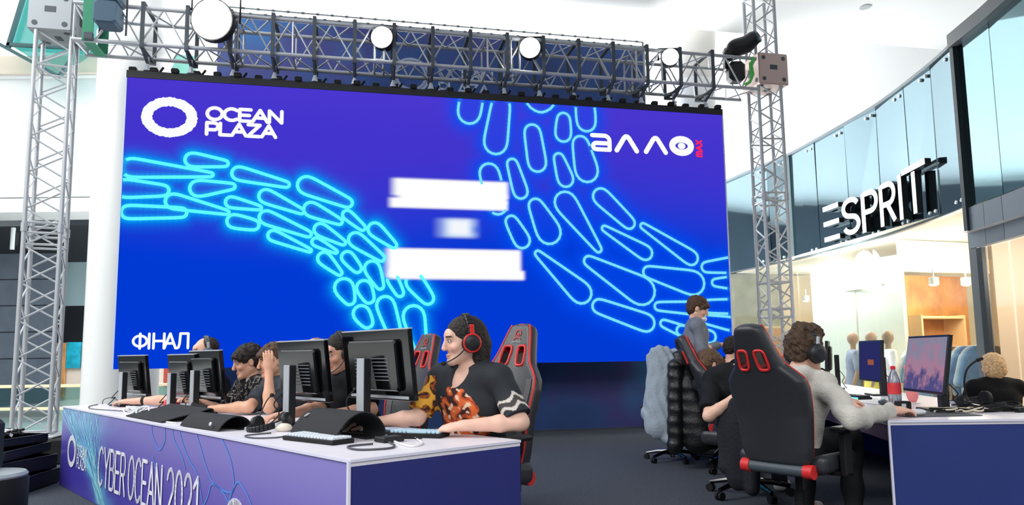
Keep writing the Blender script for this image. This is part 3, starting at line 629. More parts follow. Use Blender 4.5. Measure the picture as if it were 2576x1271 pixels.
def smooth_loop(p):
    q = []
    for i in range(len(p)):
        a, b = p[i], p[(i+1) % len(p)]; m = max(1, int(math.dist(a, b)/.06))
        for k in range(m): q.append((a[0]+(b[0]-a[0])*k/m, a[1]+(b[1]-a[1])*k/m))
    for _ in range(2): q = [((q[i-1][0]+2*q[i][0]+q[(i+1) % len(q)][0])/4, (q[i-1][1]+2*q[i][1]+q[(i+1) % len(q)][1])/4) for i in range(len(q))]
    return q
screen = thing('led_screen', 'huge blue and purple LED screen hung from the truss behind the players', 'screen', scr(4, Z0, 0))
SO = scr(4, Z0, 0)
MB(SO).box(scr(4, (Z0+Z1)/2, -.07), (SW, .12, Z1-Z0), AX, AY).build('housing', M_black, screen)
# picture: vertex colours on a fine grid
NX, NZ = 420, 190
gs = np.linspace(0, SW, NX+1); gz = np.linspace(Z0, Z1, NZ+1)
GX, GZ = np.meshgrid(gs, gz, indexing='ij'); P2 = np.stack([GX.ravel(), GZ.ravel()], 1).astype(np.float32)
def dist_to(cells):
    pts = np.array([q for c in cells for q in smooth_loop(cell_outline(c))], np.float32); D = np.full(len(P2), 9., np.float32)
    for i in range(0, len(P2), 6000):
        a = P2[i:i+6000]; D[i:i+6000] = np.sqrt(((a[:, None, 0]-pts[None, :, 0])**2+(a[:, None, 1]-pts[None, :, 1])**2).min(1))
    ins = np.zeros(len(P2), bool)
    for c in cells:
        s0, z0, r0, s1, z1, r1 = c; ab = np.array((s1-s0, z1-z0)); t = np.clip(((P2-np.array((s0, z0)))@ab)/max(ab@ab, 1e-4), 0, 1)
        ins |= np.sqrt(((P2-np.array((s0, z0))-t[:, None]*ab)**2).sum(1)) < r0+(r1-r0)*t
    return D, ins
DL, IL = dist_to(LC); DR, IR = dist_to(RC)
v = (P2[:, 1]-Z0)/(Z1-Z0)
def L3(c): return np.array(lin(c))
def mixc(a, b, t): return a*(1-t)[:, None]+b*t[:, None]
def sst(x, a, b): t = np.clip((x-a)/(b-a), 0, 1); return t*t*(3-2*t)
C = mixc(L3((0, 58, 212)), L3((66, 52, 205)), sst(v+.05*np.sin(P2[:, 0]*.8), .36, .82))
C = mixc(C, L3((76, 56, 208)), sst(v, .8, 1)*.7)
C = mixc(C, np.array(L3((0, 72, 236))), np.where(IR, .55, np.exp(-(DR/.16)**2)*.85))
C = mixc(C, L3((0, 96, 228)), np.where(IL, .35, np.exp(-(DL/.12)**2)))
C = mixc(C, L3((20, 205, 250)), np.exp(-(DL/.042)**2)*.85)
C = mixc(C, L3((0, 140, 245)), np.exp(-(DL/.09)**2)*.38)
C = mixc(C, L3((40, 160, 250)), np.exp(-(DR/.03)**2)*.55)
def smear(a, b, z0, z1, soft, ez=.02):
    return sst(P2[:, 0], a, a+soft)*(1-sst(P2[:, 0], b-soft*.6, b))*sst(P2[:, 1], z0-ez, z0+ez)*(1-sst(P2[:, 1], z1-ez, z1+ez))
W1 = np.ones(3)*1.0
tilt = (P2[:, 0]-3.1)*.0
C = mixc(C, W1, smear(3.14, 4.80, 3.07, 3.20, .12)); C = mixc(C, W1, smear(3.16, 4.82, 3.23, 3.46, .16)); C = mixc(C, W1, smear(3.24, 4.80, 3.15, 3.28, .14))
C = mixc(C, L3((200, 226, 250)), smear(3.72, 4.42, 2.69, 2.94, .32, .03)*.85); C = mixc(C, W1, smear(3.86, 4.3, 2.72, 2.92, .2, .05)*.8); C = mixc(C, L3((20, 90, 225)), smear(4.22, 4.46, 2.76, 2.84, .2)*.7)
C = mixc(C, W1, smear(3.1, 4.98, 2.15, 2.53, .14)); C = mixc(C, W1, smear(3.15, 5.02, 2.13, 2.25, .12))
PV = np.stack([PL[0]+DX*P2[:, 0]+DY*.004-SO[0], PL[1]+DY*P2[:, 0]-DX*.004-SO[1], P2[:, 1]-SO[2]], 1)
ii = np.arange((NX+1)*(NZ+1)).reshape(NX+1, NZ+1)
F = np.stack([ii[:-1, :-1], ii[1:, :-1], ii[1:, 1:], ii[:-1, 1:]], -1).reshape(-1, 4)
me = rawmesh('display', PV, F); setcol(me, C); disp = link('display', me, emat('screen_picture', (0, 0, 0), EM*1.0, True), screen)
def ribbon(mb, loop, wd, off, lo=0.0, hi=SW, zlo=Z0, zhi=Z1):
    n = len(loop)
    for i in range(n):
        p = [loop[(i+k) % n] for k in (-1, 0, 1, 2)]
        if any(not (lo-.001 <= q[0] <= hi+.001 and zlo <= q[1] <= zhi) for q in p[1:3]): continue
        q = []
        for a, b, c in ((p[0], p[1], p[2]), (p[1], p[2], p[3])):
            t = N((c[0]-a[0]+1e-9, c[1]-a[1])); q.append(((b[0]-t[1]*wd/2, b[1]+t[0]*wd/2), (b[0]+t[1]*wd/2, b[1]-t[0]*wd/2)))
        cl = lambda u: (min(max(u[0], lo), hi), min(max(u[1], zlo), zhi))
        mb.quad(scr(*cl(q[0][0]), off), scr(*cl(q[0][1]), off), scr(*cl(q[1][1]), off), scr(*cl(q[1][0]), off))
def hidden(q): return (3.2 < q[0] < 4.78 and 3.07 < q[1] < 3.46) or (3.2 < q[0] < 4.95 and 2.13 < q[1] < 2.53) or (5.94 < q[0] < 6.3 and 3.95 < q[1] < 4.23)
for i, c in enumerate(LC): pass
for c in LC:
    mb = MB(SO); lp = smooth_loop(cell_outline(c)); m2 = MB(SO); ribbon(m2, lp, .042, .008)
    for f in m2.f:
        if not hidden(((m2.v[f[0]][0]-PL[0])/DX, m2.v[f[0]][2])): mb.quad(*[m2.v[k] for k in f])
    if mb.f: mb.build('neon_cell', emat('neon_cyan', (96, 250, 255), EM), disp)
for c in RC:
    mb = MB(SO); lp = smooth_loop(cell_outline(c)); m2 = MB(SO); ribbon(m2, lp, .036, .008)
    for f in m2.f:
        if not hidden(((m2.v[f[0]][0]-PL[0])/DX, m2.v[f[0]][2])): mb.quad(*[m2.v[k] for k in f])
    if mb.f: mb.build('pale_neon_cell', emat('neon_pale', (122, 226, 252), EM), disp)
# logos and lettering on the picture
M_lw = emat('screen_white', (252, 253, 255), EM)
fs = lambda a, b: scr(a, b, .012)
mb = MB(SO); rr = random.Random(3)
for i in range(110):          # mosaic ring of the mall logo
    a = 2*math.pi*i/110
    for k, f_ in enumerate((.72, .81, .9)):
        x = .50+.315*f_*math.cos(a+.03*k)*1.02; z = 4.116+.245*f_*math.sin(a+.03*k); r = .03+.012*rr.random()
        mb.poly([fs(x+r*math.cos(q*math.pi/3+a), z+r*math.sin(q*math.pi/3+a)) for q in range(6)])
mb.build('mall_logo_ring', M_lw, disp)
mb = MB(SO)
ls, _ = text_lines('OCEAN', .935, 4.118, .15, 1.18, .16); flat(mb, strokes2poly(ls, .045), fs)
ls, _ = text_lines('PLAZA', .935, 3.925, .148, 1.12, .17); flat(mb, strokes2poly(ls, .045), fs)
mb.build('mall_name', M_lw, disp)
mb = MB(SO)
gl = [('F_', .20), ('I', .375), ('H', .425), ('A', .545), ('L_', .685)]
for g, x in gl: flat(mb, strokes2poly([[(x+p[0]*(.145 if g != 'A' else .125), 1.265+p[1]*.175) for p in l] for l in GL[g][1]], .03), fs)
mb.build('final_caption', M_lw, disp)
mb = MB(SO)
A_l = [[(5.99, 4.185), (6.16, 4.185)]+arc(6.17, 4.11, .075, .075, 90, 0, 6)+[(6.245, 3.985)], [(6.245, 3.985), (6.06, 3.985)]+arc(6.05, 4.03, .05, .045, 270, 90, 8)+[(6.245, 4.075)]]
flat(mb, strokes2poly(A_l, .062), fs)
for x0 in (6.35, 6.79): flat(mb, strokes2poly([[(x0, 3.985), (x0+.115, 4.17)]+arc(x0+.15, 4.155, .035, .035, 150, 30, 5)+[(x0+.185, 4.17), (x0+.30, 3.985)]], .07), fs)
flat(mb, strokes2poly([arc(7.34, 4.096, .145, .10, 0, 360, 30)], .095), fs)
flat(mb, strokes2poly([arc(7.34, 4.096, .03, .018, 0, 360, 12)], .06), fs)
mb.build('shop_name_caption', M_lw, disp)
mb = MB(SO); fr_ = lambda a, b: scr(7.655-b, 3.955+a, .012)
ls, _ = text_lines('MAX', 0, 0, .085, .8, .25)
s2 = [[(p[0], p[1]) for p in l] for l in ls]
flat(mb, strokes2poly(s2, .024), fr_); mb.build('red_max_tag', emat('screen_red', (255, 40, 90), EM), disp)
# top bar with hooks
MB(SO).box(scr(4, Z1+.045, -.06), (SW+.02, .16, .09), AX, AY).build('top_bar', M_dark, screen)
for i in range(33):
    mb = MB(SO); s = .05+i*.2465; mb.rbox(scr(s, Z1+.115, -.03+.02*(i % 3)), (.09, .07, .06), .012, AX, AY)
    if i % 2: mb.cyl(scr(s+.05, Z1+.09, -.03), scr(s+.1, Z1+.17, -.03), .014)
    mb.build('top_hook', M_black, screen)
M_edge = mat('pale_edge', (196, 210, 246), .4)
for s in (-.012, SW+.012): MB(SO).box(scr(s, (Z0+Z1)/2, -.02), (.018, .06, Z1-Z0), AX, AY).build('edge_strip', M_edge, screen)
# ================================================================== BACKDROP behind the screen
m = bpy.data.materials.new('backdrop_print'); m.use_nodes = True; n = m.node_tree; p = n.nodes['Principled BSDF']; p.inputs['Roughness'].default_value = .6
t_ = n.nodes.new('ShaderNodeTexCoord'); no = n.nodes.new('ShaderNodeTexNoise'); no.inputs['Scale'].default_value = .55; no.inputs['Detail'].default_value = 3
r = n.nodes.new('ShaderNodeValToRGB'); e = r.color_ramp.elements
e[0].position = .32; e[0].color = lin((24, 46, 104))+(1,); e[1].position = .72; e[1].color = lin((34, 112, 176))+(1,)
x = e.new(.5); x.color = lin((34, 74, 140))+(1,); x = e.new(.58); x.color = lin((60, 62, 134))+(1,)
n.links.new(t_.outputs['Object'], no.inputs['Vector']); n.links.new(no.outputs['Fac'], r.inputs[0]); n.links.new(r.outputs[0], p.inputs['Base Color'])
BO = scr(4.05, 0, -1.2); back = thing('printed_backdrop', 'tall navy printed backdrop wall standing behind the big screen', 'backdrop', BO)
MB(BO).box(scr(4.05, 3.03, -1.25), (6.52, .08, 6.04), AX, AY).build('printed_panel', m, back)
M_bl = mat('backdrop_logo', (176, 190, 220), .6); fb_ = lambda a, b: scr(a, b, -1.2)
mb = MB(BO)
for i in range(70):
    a = 2*math.pi*i/70
    for k, f_ in enumerate((.74, .9)):
        x_ = 3.55+.3*f_*math.cos(a+.04*k); z_ = 5.36+.29*f_*math.sin(a+.04*k); q_ = .022
        mb.poly([fb_(x_+q_*math.cos(q*math.pi/3+a), z_+q_*math.sin(q*math.pi/3+a)) for q in range(6)])
ls, _ = text_lines('OCEAN', 3.98, 5.36, .16, 1.0, .16); flat(mb, strokes2poly(ls, .03), fb_)
ls, _ = text_lines('PLAZA', 3.98, 5.12, .16, .95, .17); flat(mb, strokes2poly(ls, .03), fb_)
mb.build('mall_logo', M_bl, back)
fr = thing('pipe_frame', 'thin grey pipe frame with cable ties running above the truss', 'frame', scr(4.2, 0, -1.36))
FO = scr(4.2, 0, -1.36); M_pipe = mat('pipe_grey', (120, 128, 130), .5)
for z in (6.25, 6.17): 
    MB(FO).cyl(scr(.85, z, -1.3), scr(7.36, z, -1.3), .012, n=8).build('pipe', M_pipe, fr)
for i in range(60): MB(FO).rbox(scr(1.0+i*.106, 6.25 if i % 2 else 6.17, -1.3), (.05, .03, .034), .008, AX, AY).build('cable_tie', mat('tie_grey', (92, 98, 100), .6), fr)
MB(FO).cyl(scr(7.36, 6.25, -1.3), scr(7.36, 0, -1.3), .018, n=8).build('upright', M_pipe, fr)
MB(FO).cyl(scr(.85, 6.25, -1.3), scr(.85, 0, -1.3), .018, n=8).build('upright', M_pipe, fr)
# ================================================================== TRUSS
def lattice(name, lab, A_, B_, ux, uy, w_, step, m):
    """box truss from A_ to B_; ux, uy are the section directions"""
    A_ = Vector(A_); B_ = Vector(B_); ux = Vector(ux); uy = Vector(uy); L = (B_-A_).length; d = (B_-A_)/L
    t = thing(name, lab, 'truss', tuple(A_)); cs = [(-1, -1), (1, -1), (1, 1), (-1, 1)]; h = w_/2
    P = lambda c, q: A_+ux*(c[0]*h)+uy*(c[1]*h)+d*q
    for c in cs: MB(A_).cyl(P(c, 0), P(c, L), .025, n=10).build('chord', m, t, smooth=True)
    n = max(2, int(round(L/step)))
    for f in range(4):
        a, b = cs[f], cs[(f+1) % 4]; mb = MB(A_)
        for i in range(n):
            q0, q1 = L*i/n, L*(i+1)/n; qm = (q0+q1)/2
            mb.cyl(P(a, q0), P(b, qm), .011, n=6, caps=False); mb.cyl(P(b, qm), P(a, q1), .011, n=6, caps=False)
            if i % 5 == 0: mb.cyl(P(a, q0+.02), P(b, q0+.02), .013, n=6, caps=False)
        mb.build('bracing', m, t)
    for q in [L*i/max(1, round(L/2)) for i in range(1, max(1, round(L/2)))]:
        mb = MB(A_)
        for c in cs: mb.cyl(P(c, q-.05), P(c, q+.05), .034, n=10)
        for f in range(4):
            for dq in (-.06, .06): mb.cyl(P(cs[f], q+dq), P(cs[(f+1) % 4], q+dq), .014, n=6, caps=False)
        mb.build('coupler', m, t)
    return t
def rot2(a): c, s = math.cos(a), math.sin(a); return (DX*c-DY*s, DY*c+DX*s, 0), (-DY*c-DX*s, DX*c-DY*s, 0)
rx, ry = rot2(.18)
lattice('truss_tower', 'aluminium box truss tower standing left of the white column', scr(-.8, .3, 0), scr(-.8, 5.03, 0), rx, ry, .36, .42, M_alu)
rx, ry = rot2(-.12)
lattice('truss_tower', 'aluminium box truss tower right of the screen, lower part', scr(8.72, 0, 0), scr(8.72, 5.05, 0), rx, ry, .34, .42, M_alu2)
lattice('truss_tower', 'upper truss piece rising above the right corner block', scr(8.70, 5.5, 0), scr(8.70, 6.48, 0), rx, ry, .32, .42, M_alu2)
lattice('lighting_truss', 'horizontal box truss carrying the screen straps across the top', scr(-.56, 5.17, 0), scr(8.46, 5.17, 0), AX[:2]+(0,) if False else AY, (0, 0, 1), .46, .5, M_alu2)
def block(s, z, lab, c):
    t = thing('truss_corner', lab, 'truss corner', scr(s, z-.24, 0)); o = scr(s, z-.24, 0); m_ = mat('corner_%d' % c[0], c, .4, metal=.35)
    hm_ = mat('hole_dark', (72, 80, 86), .6)
    for ax, sg in ((0, 1), (0, -1), (1, 1), (1, -1), (2, 1), (2, -1)):
        pm = MB(o)
        e1, e2, nn_ = [((AX, AY, (0, 0, 1))[(ax+1) % 3]), ((AX, AY, (0, 0, 1))[(ax+2) % 3]), ((AX, AY, (0, 0, 1))[ax])]
        c0 = Vector(scr(s, z, 0))+Vector(nn_)*(.23*sg)
        pm.rbox(c0, (.46, .02, .46), .02, e1, nn_, e2)
        pl_ = pm.build('plate', m_, t)
        for i in (-1, 1):
            for j in (-1, 1): MB(o).cyl(c0+Vector(e1)*(.16*i)+Vector(e2)*(.16*j), c0+Vector(e1)*(.16*i)+Vector(e2)*(.16*j)+Vector(nn_)*(.014*sg), .032, n=10).build('bolt_hole', hm_, pl_)
        MB(o).box(c0+Vector(e1)*.02+Vector(nn_)*(.0115*sg), (.07, .004, .12), e1, nn_, e2).build('slot', hm_, pl_)
block(-.8, 5.27, 'grey truss corner block on top of the left tower', (150, 156, 160)); block(8.74, 5.27, 'pinkish grey truss corner block on the right tower', (196, 172, 166))
M_clamp = mat('clamp_pale', (196, 204, 214), .4, metal=.3)
for i in range(16):
    s = .22+.502*i
    t = thing('hanging_strap', 'dark strap with pale clamp holding the screen, %s from the loudspeaker end' % ORD[i], 'strap', scr(s, Z1+.1, .0), 0, 'straps holding the screen'); o = scr(s, Z1+.1, 0)
    mb = MB(o)
    for off in (.27, -.27): mb.box(scr(s, 5.17, off), (.045, .02, .56), AX, AY)
    for z in (5.45, 4.89): mb.box(scr(s, z, 0), (.045, .56, .02), AX, AY)
    for off in (.25, -.25): mb.cyl(scr(s, 4.89, off), scr(s, Z1+.2, 0), .022, n=6)
    mb.build('loop', M_strap, t)
    MB(o).cyl(scr(s, Z1+.1, 0), scr(s, Z1+.17, 0), .045, .025, n=10).cyl(scr(s, Z1+.17, 0), scr(s, Z1+.28, 0), .02, n=8).build('clamp', M_clamp, t)
# stage lamps on the truss
def par(s, z, r, off, lab, es):
    c = Vector(scr(s, z, off)); d = Vector((.02-.02*s, -1, -.12)).normalized(); t = thing('stage_lamp', lab, 'stage lamp', tuple(c)); o = tuple(c)
    MB(o).lathe(c, [(r*1.08, 0), (r*1.08, -.12), (r*.7, -.3), (r*.35, -.36)], 24, d).build('can', M_black, t, smooth=True)
    MB(o).lathe(c+d*.002, [(r, 0), (r*.97, .012), (r*.6, .03)], 28, d).build('lens', emat('lamp_lens_%d' % es, (255, 255, 250), es), t, smooth=True)
    MB(o).tube([c+Vector((-r*1.25, .12, 0)), c+Vector((-r*1.25, .12, r*1.5)), c+Vector((r*1.25, .12, r*1.5)), c+Vector((r*1.25, .12, 0))], .014, 6).build('yoke', M_black, t)
par(1.03, 5.24, .24, .42, 'very bright large stage lamp near the left end of the truss', 60)
par(3.07, 5.24, .135, .30, 'bright round stage lamp in the middle of the truss, left of centre', 30)
par(5.04, 5.26, .135, .30, 'bright round stage lamp above the pale neon cells', 30)
par(7.08, 5.29, .115, .30, 'small stage lamp on the truss in front of the right column', 12)
def floodlight(s, z, lab):
    c = Vector(scr(s, z, .1)); o = tuple(c); t = thing('moving_head_light', lab, 'stage lamp', o)
    s_ = SDF().ell(c+Vector((.06, -.1, .26)), (.2, .14, .12), .05).cap(c+Vector((-.1, -.05, .16)), c+Vector((.22, -.16, .34)), .09, .11, .05)
    s_.build('head', M_dark, .02, t, off=o)
    MB(o).rbox(c+Vector((0, 0, -.1)), (.24, .2, .3), .05).rbox(c+Vector((-.14, 0, .1)), (.05, .12, .34), .02).build('base', M_dark, t)
    MB(o).lathe(c+Vector((.26, -.18, .36)), [(.1, 0), (.1, .04), (.07, .05)], 18, (.55, -.5, .3)).build('lens', mat('lens_dark', (40, 70, 78), .1), t)
floodlight(8.2, 5.32, 'black moving head light clamped on the truss beside the right corner block')
c = scr(-.14, 5.42, .32)
t = thing('hanging_loudspeaker', 'dark blue grey loudspeaker hanging beside the left corner block', 'speaker', c)
MB(c).rbox(vadd(c, (0, 0, .12)), (.30, .3, .34), .03, AX, AY).rbox(vadd(c, (.0, 0, -.2)), (.26, .28, .28), .03, AX, AY).build('cabinet', mat('speaker_blue', (58, 84, 104), .6), t)
MB(c).box(vadd(c, (.03, -.15, .12)), (.22, .01, .26), AX, AY).build('grille', mat('speaker_grille', (44, 62, 78), .8, bump=.5, bscale=200), t)
MB(c).cyl(vadd(c, (-.16, .1, .2)), vadd(c, (-.16, .1, -.4)), .012).cyl(vadd(c, (.16, .1, .2)), vadd(c, (.16, .1, -.4)), .012).build('bracket', M_strap, t)
M_green = mat('green_strap', (62, 138, 108), .8)
o = scr(-.38, 5.26, .24)
t = thing('green_ratchet_strap', 'wide green ratchet strap wrapped round the truss at its left end', 'strap', o)
MB(o).box(scr(-.38, 5.24, .255), (.12, .015, .62), AX, AY).box(scr(-.38, 5.24, -.255), (.12, .015, .62), AX, AY).box(scr(-.38, 5.54, 0), (.12, .51, .015), AX, AY).box(scr(-.38, 4.93, 0), (.12, .51, .015), AX, AY).build('webbing', M_green, t)
MB(o).rbox(scr(-.36, 4.97, .28), (.1, .05, .09), .01, AX, AY).build('buckle', M_strap, t)
o = scr(8.36, 5.2, .24)
t = thing('green_ratchet_strap', 'thin bright green strap slung on the truss near the right corner block', 'strap', o)
MB(o).tube([scr(8.25, 4.98, .26), scr(8.32, 5.02, .27), scr(8.38, 5.14, .27), scr(8.36, 5.28, .27), scr(8.40, 5.4, .26)], .022, 8).tube([scr(8.42, 5.38, .26), scr(8.33, 5.3, .28), scr(8.34, 5.1, .28)], .016, 8).build('webbing', mat('green_bright', (96, 200, 96), .7), t)
for s, z0, z1 in [(.2, 4.7, 4.95)]: pass
# base of the left tower and the cases before it
o = scr(-.8, 0, 0)
t = thing('ballast_block', 'black ballast block with grey plate under the truss tower beside the cases', 'ballast', o)
MB(o).rbox(scr(-.8, .135, 0), (.9, .8, .27), .02, AX, AY).build('ballast', M_black, t); MB(o).rbox(scr(-.8, .286, 0), (.62, .62, .03), .01, AX, AY).build('plate', M_alu, t)
o = scr(8.72, 0, 0)
tag(MB(o).rbox(scr(8.72, .02, 0), (.6, .6, .04), .01, AX, AY).build('truss_foot_plate', M_alu2), 'grey foot plate under the truss tower beside the shop', 'plate').location = o
# ================================================================== DESKS
ZD = .7144
DA = (-.685, 3.009); DU = (.7605, .6493); DV = (-.6911, .7227)
def dk(s, t, z=0.0): return (DA[0]+DU[0]*s+DV[0]*t, DA[1]+DU[1]*s+DV[1]*t, z)
U3 = (DU[0], DU[1], 0); V3 = (DV[0], DV[1], 0)
FN = (-.7227, -.6911)       # outward normal of the printed front
WD, LD = .94, 5.072
M_top = mat('desk_top_white', (226, 222, 230), .35, var=.03, vscale=12)
M_navy = mat('desk_end_navy', (40, 46, 116), .45, var=.05, vscale=2)
M_edgew = mat('desk_edge_white', (224, 222, 240), .4)
desk = thing('event_desk', 'long desk with printed purple front carrying a white event title and cyan lines', 'desk', dk(0, 0, 0)); o = dk(0, 0, 0)
MB(o).prism([(0, 0), (WD, 0), (WD, LD), (0, LD)], lambda a, b: dk(a, b, ZD-.03), lambda a, b: dk(a, b, ZD)).build('tabletop', M_top, desk)
MB(o).prism([(.012, 0), (WD, 0), (WD, .025), (.012, .025)], lambda a, b: dk(a, b, 0), lambda a, b: dk(a, b, ZD-.03)).build('end_panel', M_navy, desk)
MB(o).prism([(.012, LD-.025), (WD, LD-.025), (WD, LD), (.012, LD)], lambda a, b: dk(a, b, 0), lambda a, b: dk(a, b, ZD-.03)).build('end_panel', M_navy, desk)
for t_ in (1.7, 3.4): MB(o).prism([(.02, t_), (WD-.1, t_), (WD-.1, t_+.025), (.02, t_+.025)], lambda a, b: dk(a, b, 0), lambda a, b: dk(a, b, ZD-.03)).build('divider', M_navy, desk)
def fp(u, z, off=0.0):       # u runs left to right on the printed face
    t = LD-u; p = dk(0, t, z); return (p[0]+FN[0]*off, p[1]+FN[1]*off, z)
NU, NV = 200, 40
uu, zz = np.meshgrid(np.linspace(0, LD, NU+1), np.linspace(0.005, ZD-.004, NV+1), indexing='ij'); UU, ZZ = uu.ravel(), zz.ravel()
C = mixc(L3((66, 58, 160)), L3((112, 100, 184)), sst(UU, .6, 5.0)); C = mixc(C, L3((150, 142, 206)), sst(ZZ, .25, .72)*.65)  # printed purple gradient, with light falling on the panel mixed into its colours
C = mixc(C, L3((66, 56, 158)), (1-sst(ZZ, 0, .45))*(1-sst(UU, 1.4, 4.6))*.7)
cc = LD-(3.6+.55*sst(ZZ, .0, .4)+.35*sst(ZZ, .4, .7)); wdt = .24+.5*sst(ZZ, .3, .7)
nz = np.stack([UU*3, ZZ*5, UU*0], 1)
cl = np.exp(-((UU-cc)/wdt)**2)*(.6+.4*wob(nz, 2.0, 1.1)); C = mixc(C, L3((104, 186, 226)), np.clip(cl, 0, 1)*.85); C = mixc(C, L3((176, 206, 236)), np.clip(cl, 0, 1)*sst(ZZ, .4, .7)*.6)
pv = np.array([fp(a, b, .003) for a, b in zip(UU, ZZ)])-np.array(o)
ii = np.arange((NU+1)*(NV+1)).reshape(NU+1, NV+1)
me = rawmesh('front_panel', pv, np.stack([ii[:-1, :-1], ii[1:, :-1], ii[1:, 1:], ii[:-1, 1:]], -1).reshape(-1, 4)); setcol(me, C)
front = link('front_panel', me, mat('front_print_and_light', (120, 110, 190), .4, attr=True), desk)
MB(o).prism([(0, 0.0), (LD, 0), (LD, ZD-.03), (0, ZD-.03)], lambda a, b: fp(a, b, 0), lambda a, b: fp(a, b, -.02)).build('front_board', M_navy, desk)
ff = lambda a, b: fp(a, b, .006)
def ribbon2(mb, pts, wd, fn):
    for i in range(len(pts)-1):
        q = []
        for j in (i, i+1):
            a = pts[max(j-1, 0)]; c = pts[min(j+1, len(pts)-1)]; t = N((c[0]-a[0]+1e-9, c[1]-a[1])); q.append(((pts[j][0]-t[1]*wd/2, pts[j][1]+t[0]*wd/2), (pts[j][0]+t[1]*wd/2, pts[j][1]-t[0]*wd/2)))
        if min(q[0][0][1], q[1][0][1]) < .01 or max(q[0][0][1], q[1][0][1]) > ZD-.01: continue
        mb.quad(fn(*q[0][0]), fn(*q[0][1]), fn(*q[1][1]), fn(*q[1][0]))
mb = MB(o); rr = random.Random(5)
for k in range(26):
    mb = MB(o); x0 = 1.0*rr.random()*1.35+.05; ph = rr.random()*6; am = .05+.1*rr.random(); pts = []
    for i in range(40):
        z = .70-.70*i/39; cb = LD-(3.6+.55*max(0, min(1, z/.4))+.35*max(0, min(1, (z-.4)/.3))); sp = .16+.84*max(0, min(1, (z-.2)/.5))
        pts.append((cb+(x0-.7)*sp*1.0+am*sp*math.sin(z*11+ph), z))
    ribbon2(mb, pts, .006+.005*rr.random(), ff)
    mb.build('pale_cyan_line', mat('print_cyan', (150, 222, 240), .4), front)
lines = [[(2.55, .70), (2.58, .63), (2.72, .553), (2.82, .62), (2.81, .70)], [(2.95, .70), (3.0, .63), (3.14, .545), (3.2, .48)], [(3.08, .70), (3.15, .62), (3.27, .534), (3.41, .457), (3.5, .3)],
         [(3.36, .70), (3.44, .62), (3.52, .536), (3.64, .451), (3.84, .426), (3.92, .463), (3.87, .592), (3.74, .70)], [(3.40, .18), (3.5, .3), (3.565, .365), (3.62, .441), (3.76, .422), (3.87, .362), (3.98, .25), (4.1, .1)], [(3.84, .35), (3.916, .453), (3.99, .492), (4.14, .40), (4.3, .2), (4.36, .05)], [(2.6, .5), (2.7, .38), (2.78, .2), (2.9, .05)]]
for l in lines:
    mb = MB(o); ribbon2(mb, catmull(l, 10), .011, ff); mb.build('blue_line', mat('print_blue', (92, 140, 226), .4), front)
M_pw = mat('print_white', (240, 240, 250), .4)
mb = MB(o); fl = lambda a, b: fp(a, b, .009)
ls, xe = text_lines('CYBER', 0, 0, 1, .30, .10); xs = []
def fit(txt, x0, x1, z0, h, wd):
    ls, xe = text_lines(txt, 0, 0, h, .55, .13); k = (x1-x0)/(xe-.13*h)
    flat(mb, strokes2poly([[(x0+p[0]*k, z0+p[1]) for p in l] for l in ls], wd, 8), fl)
fit('CYBER', 1.315, 2.02, .168, .285, .026); fit('OCEAN', 2.10, 2.80, .168, .285, .026); fit('2021', 2.905, 3.425, .168, .285, .026)
mb.build('event_title', M_pw, front)
mb = MB(o)
for i in range(46):
    a = 2*math.pi*i/46
    for f_ in (.78, .93): x_ = .43+.145*f_*math.cos(a); z_ = .342+.135*f_*math.sin(a); mb.poly([fl(x_+.014*math.cos(q*math.pi/3), z_+.014*math.sin(q*math.pi/3)) for q in range(6)])
fit('OCEAN', .61, .93, .325, .085, .013); fit('PLAZA', .625, .93, .225, .085, .013)
mb.build('mall_logo', M_pw, front)
mb = MB(o)
flat(mb, strokes2poly([arc(3.96, .31, .1, .075, 0, 360, 28)], .05, 8), fl)
mb.build('sponsor_logo', M_pw, front); mb = MB(o)
for x0 in (3.3,): flat(mb, strokes2poly([[(x0, .04), (x0+.1, .13), (x0+.2, .04)]], .03, 8), fl)
mb.build('sponsor_letter', M_pw, front)
MB(o).box(vadd(dk(0, 0, ZD/2), (FN[0]*.004, FN[1]*.004-.002, 0)), (.012, .014, ZD-.01), U3, V3).build('corner_strip', M_edgew, desk)
MB(o).box(dk(WD/2, -.003, ZD-.006), (WD, .008, .012), U3, V3).build('edge_strip', M_edgew, desk)
MB(o).box(vadd(dk(0, LD/2, ZD-.006), (FN[0]*.005, FN[1]*.005, 0)), (.01, LD, .012), U3, V3).build('edge_strip', M_edgew, desk)
# navy desk
RD = (2.268, 4.366); RV = (.16, .987); RU = (1.0, -.01)
def rk(s, t, z=0.0): return (RD[0]+RU[0]*s+RV[0]*t, RD[1]+RU[1]*s+RV[1]*t, z)
o = rk(0, 0, 0); rdesk = thing('event_desk', 'long desk with plain navy end panel and white edging facing the viewer', 'desk', o)
MB(o).prism([(0, 0), (1.15, 0), (1.15, 4.9), (0, 4.9)], lambda a, b: rk(a, b, ZD-.03), lambda a, b: rk(a, b, ZD)).build('tabletop', M_top, rdesk)
MB(o).prism([(.01, 0), (1.14, 0), (1.14, .03), (.01, .03)], lambda a, b: rk(a, b, 0), lambda a, b: rk(a, b, ZD-.03)).build('end_panel', mat('desk_end_navy2', (42, 58, 124), .45, var=.05, vscale=2), rdesk)
MB(o).prism([(.01, 4.87), (1.14, 4.87), (1.14, 4.9), (.01, 4.9)], lambda a, b: rk(a, b, 0), lambda a, b: rk(a, b, ZD-.03)).build('end_panel', M_navy, rdesk)
MB(o).prism([(1.12, 0), (1.15, 0), (1.15, 4.9), (1.12, 4.9)], lambda a, b: rk(a, b, 0), lambda a, b: rk(a, b, ZD-.03)).build('front_panel', M_navy, rdesk)
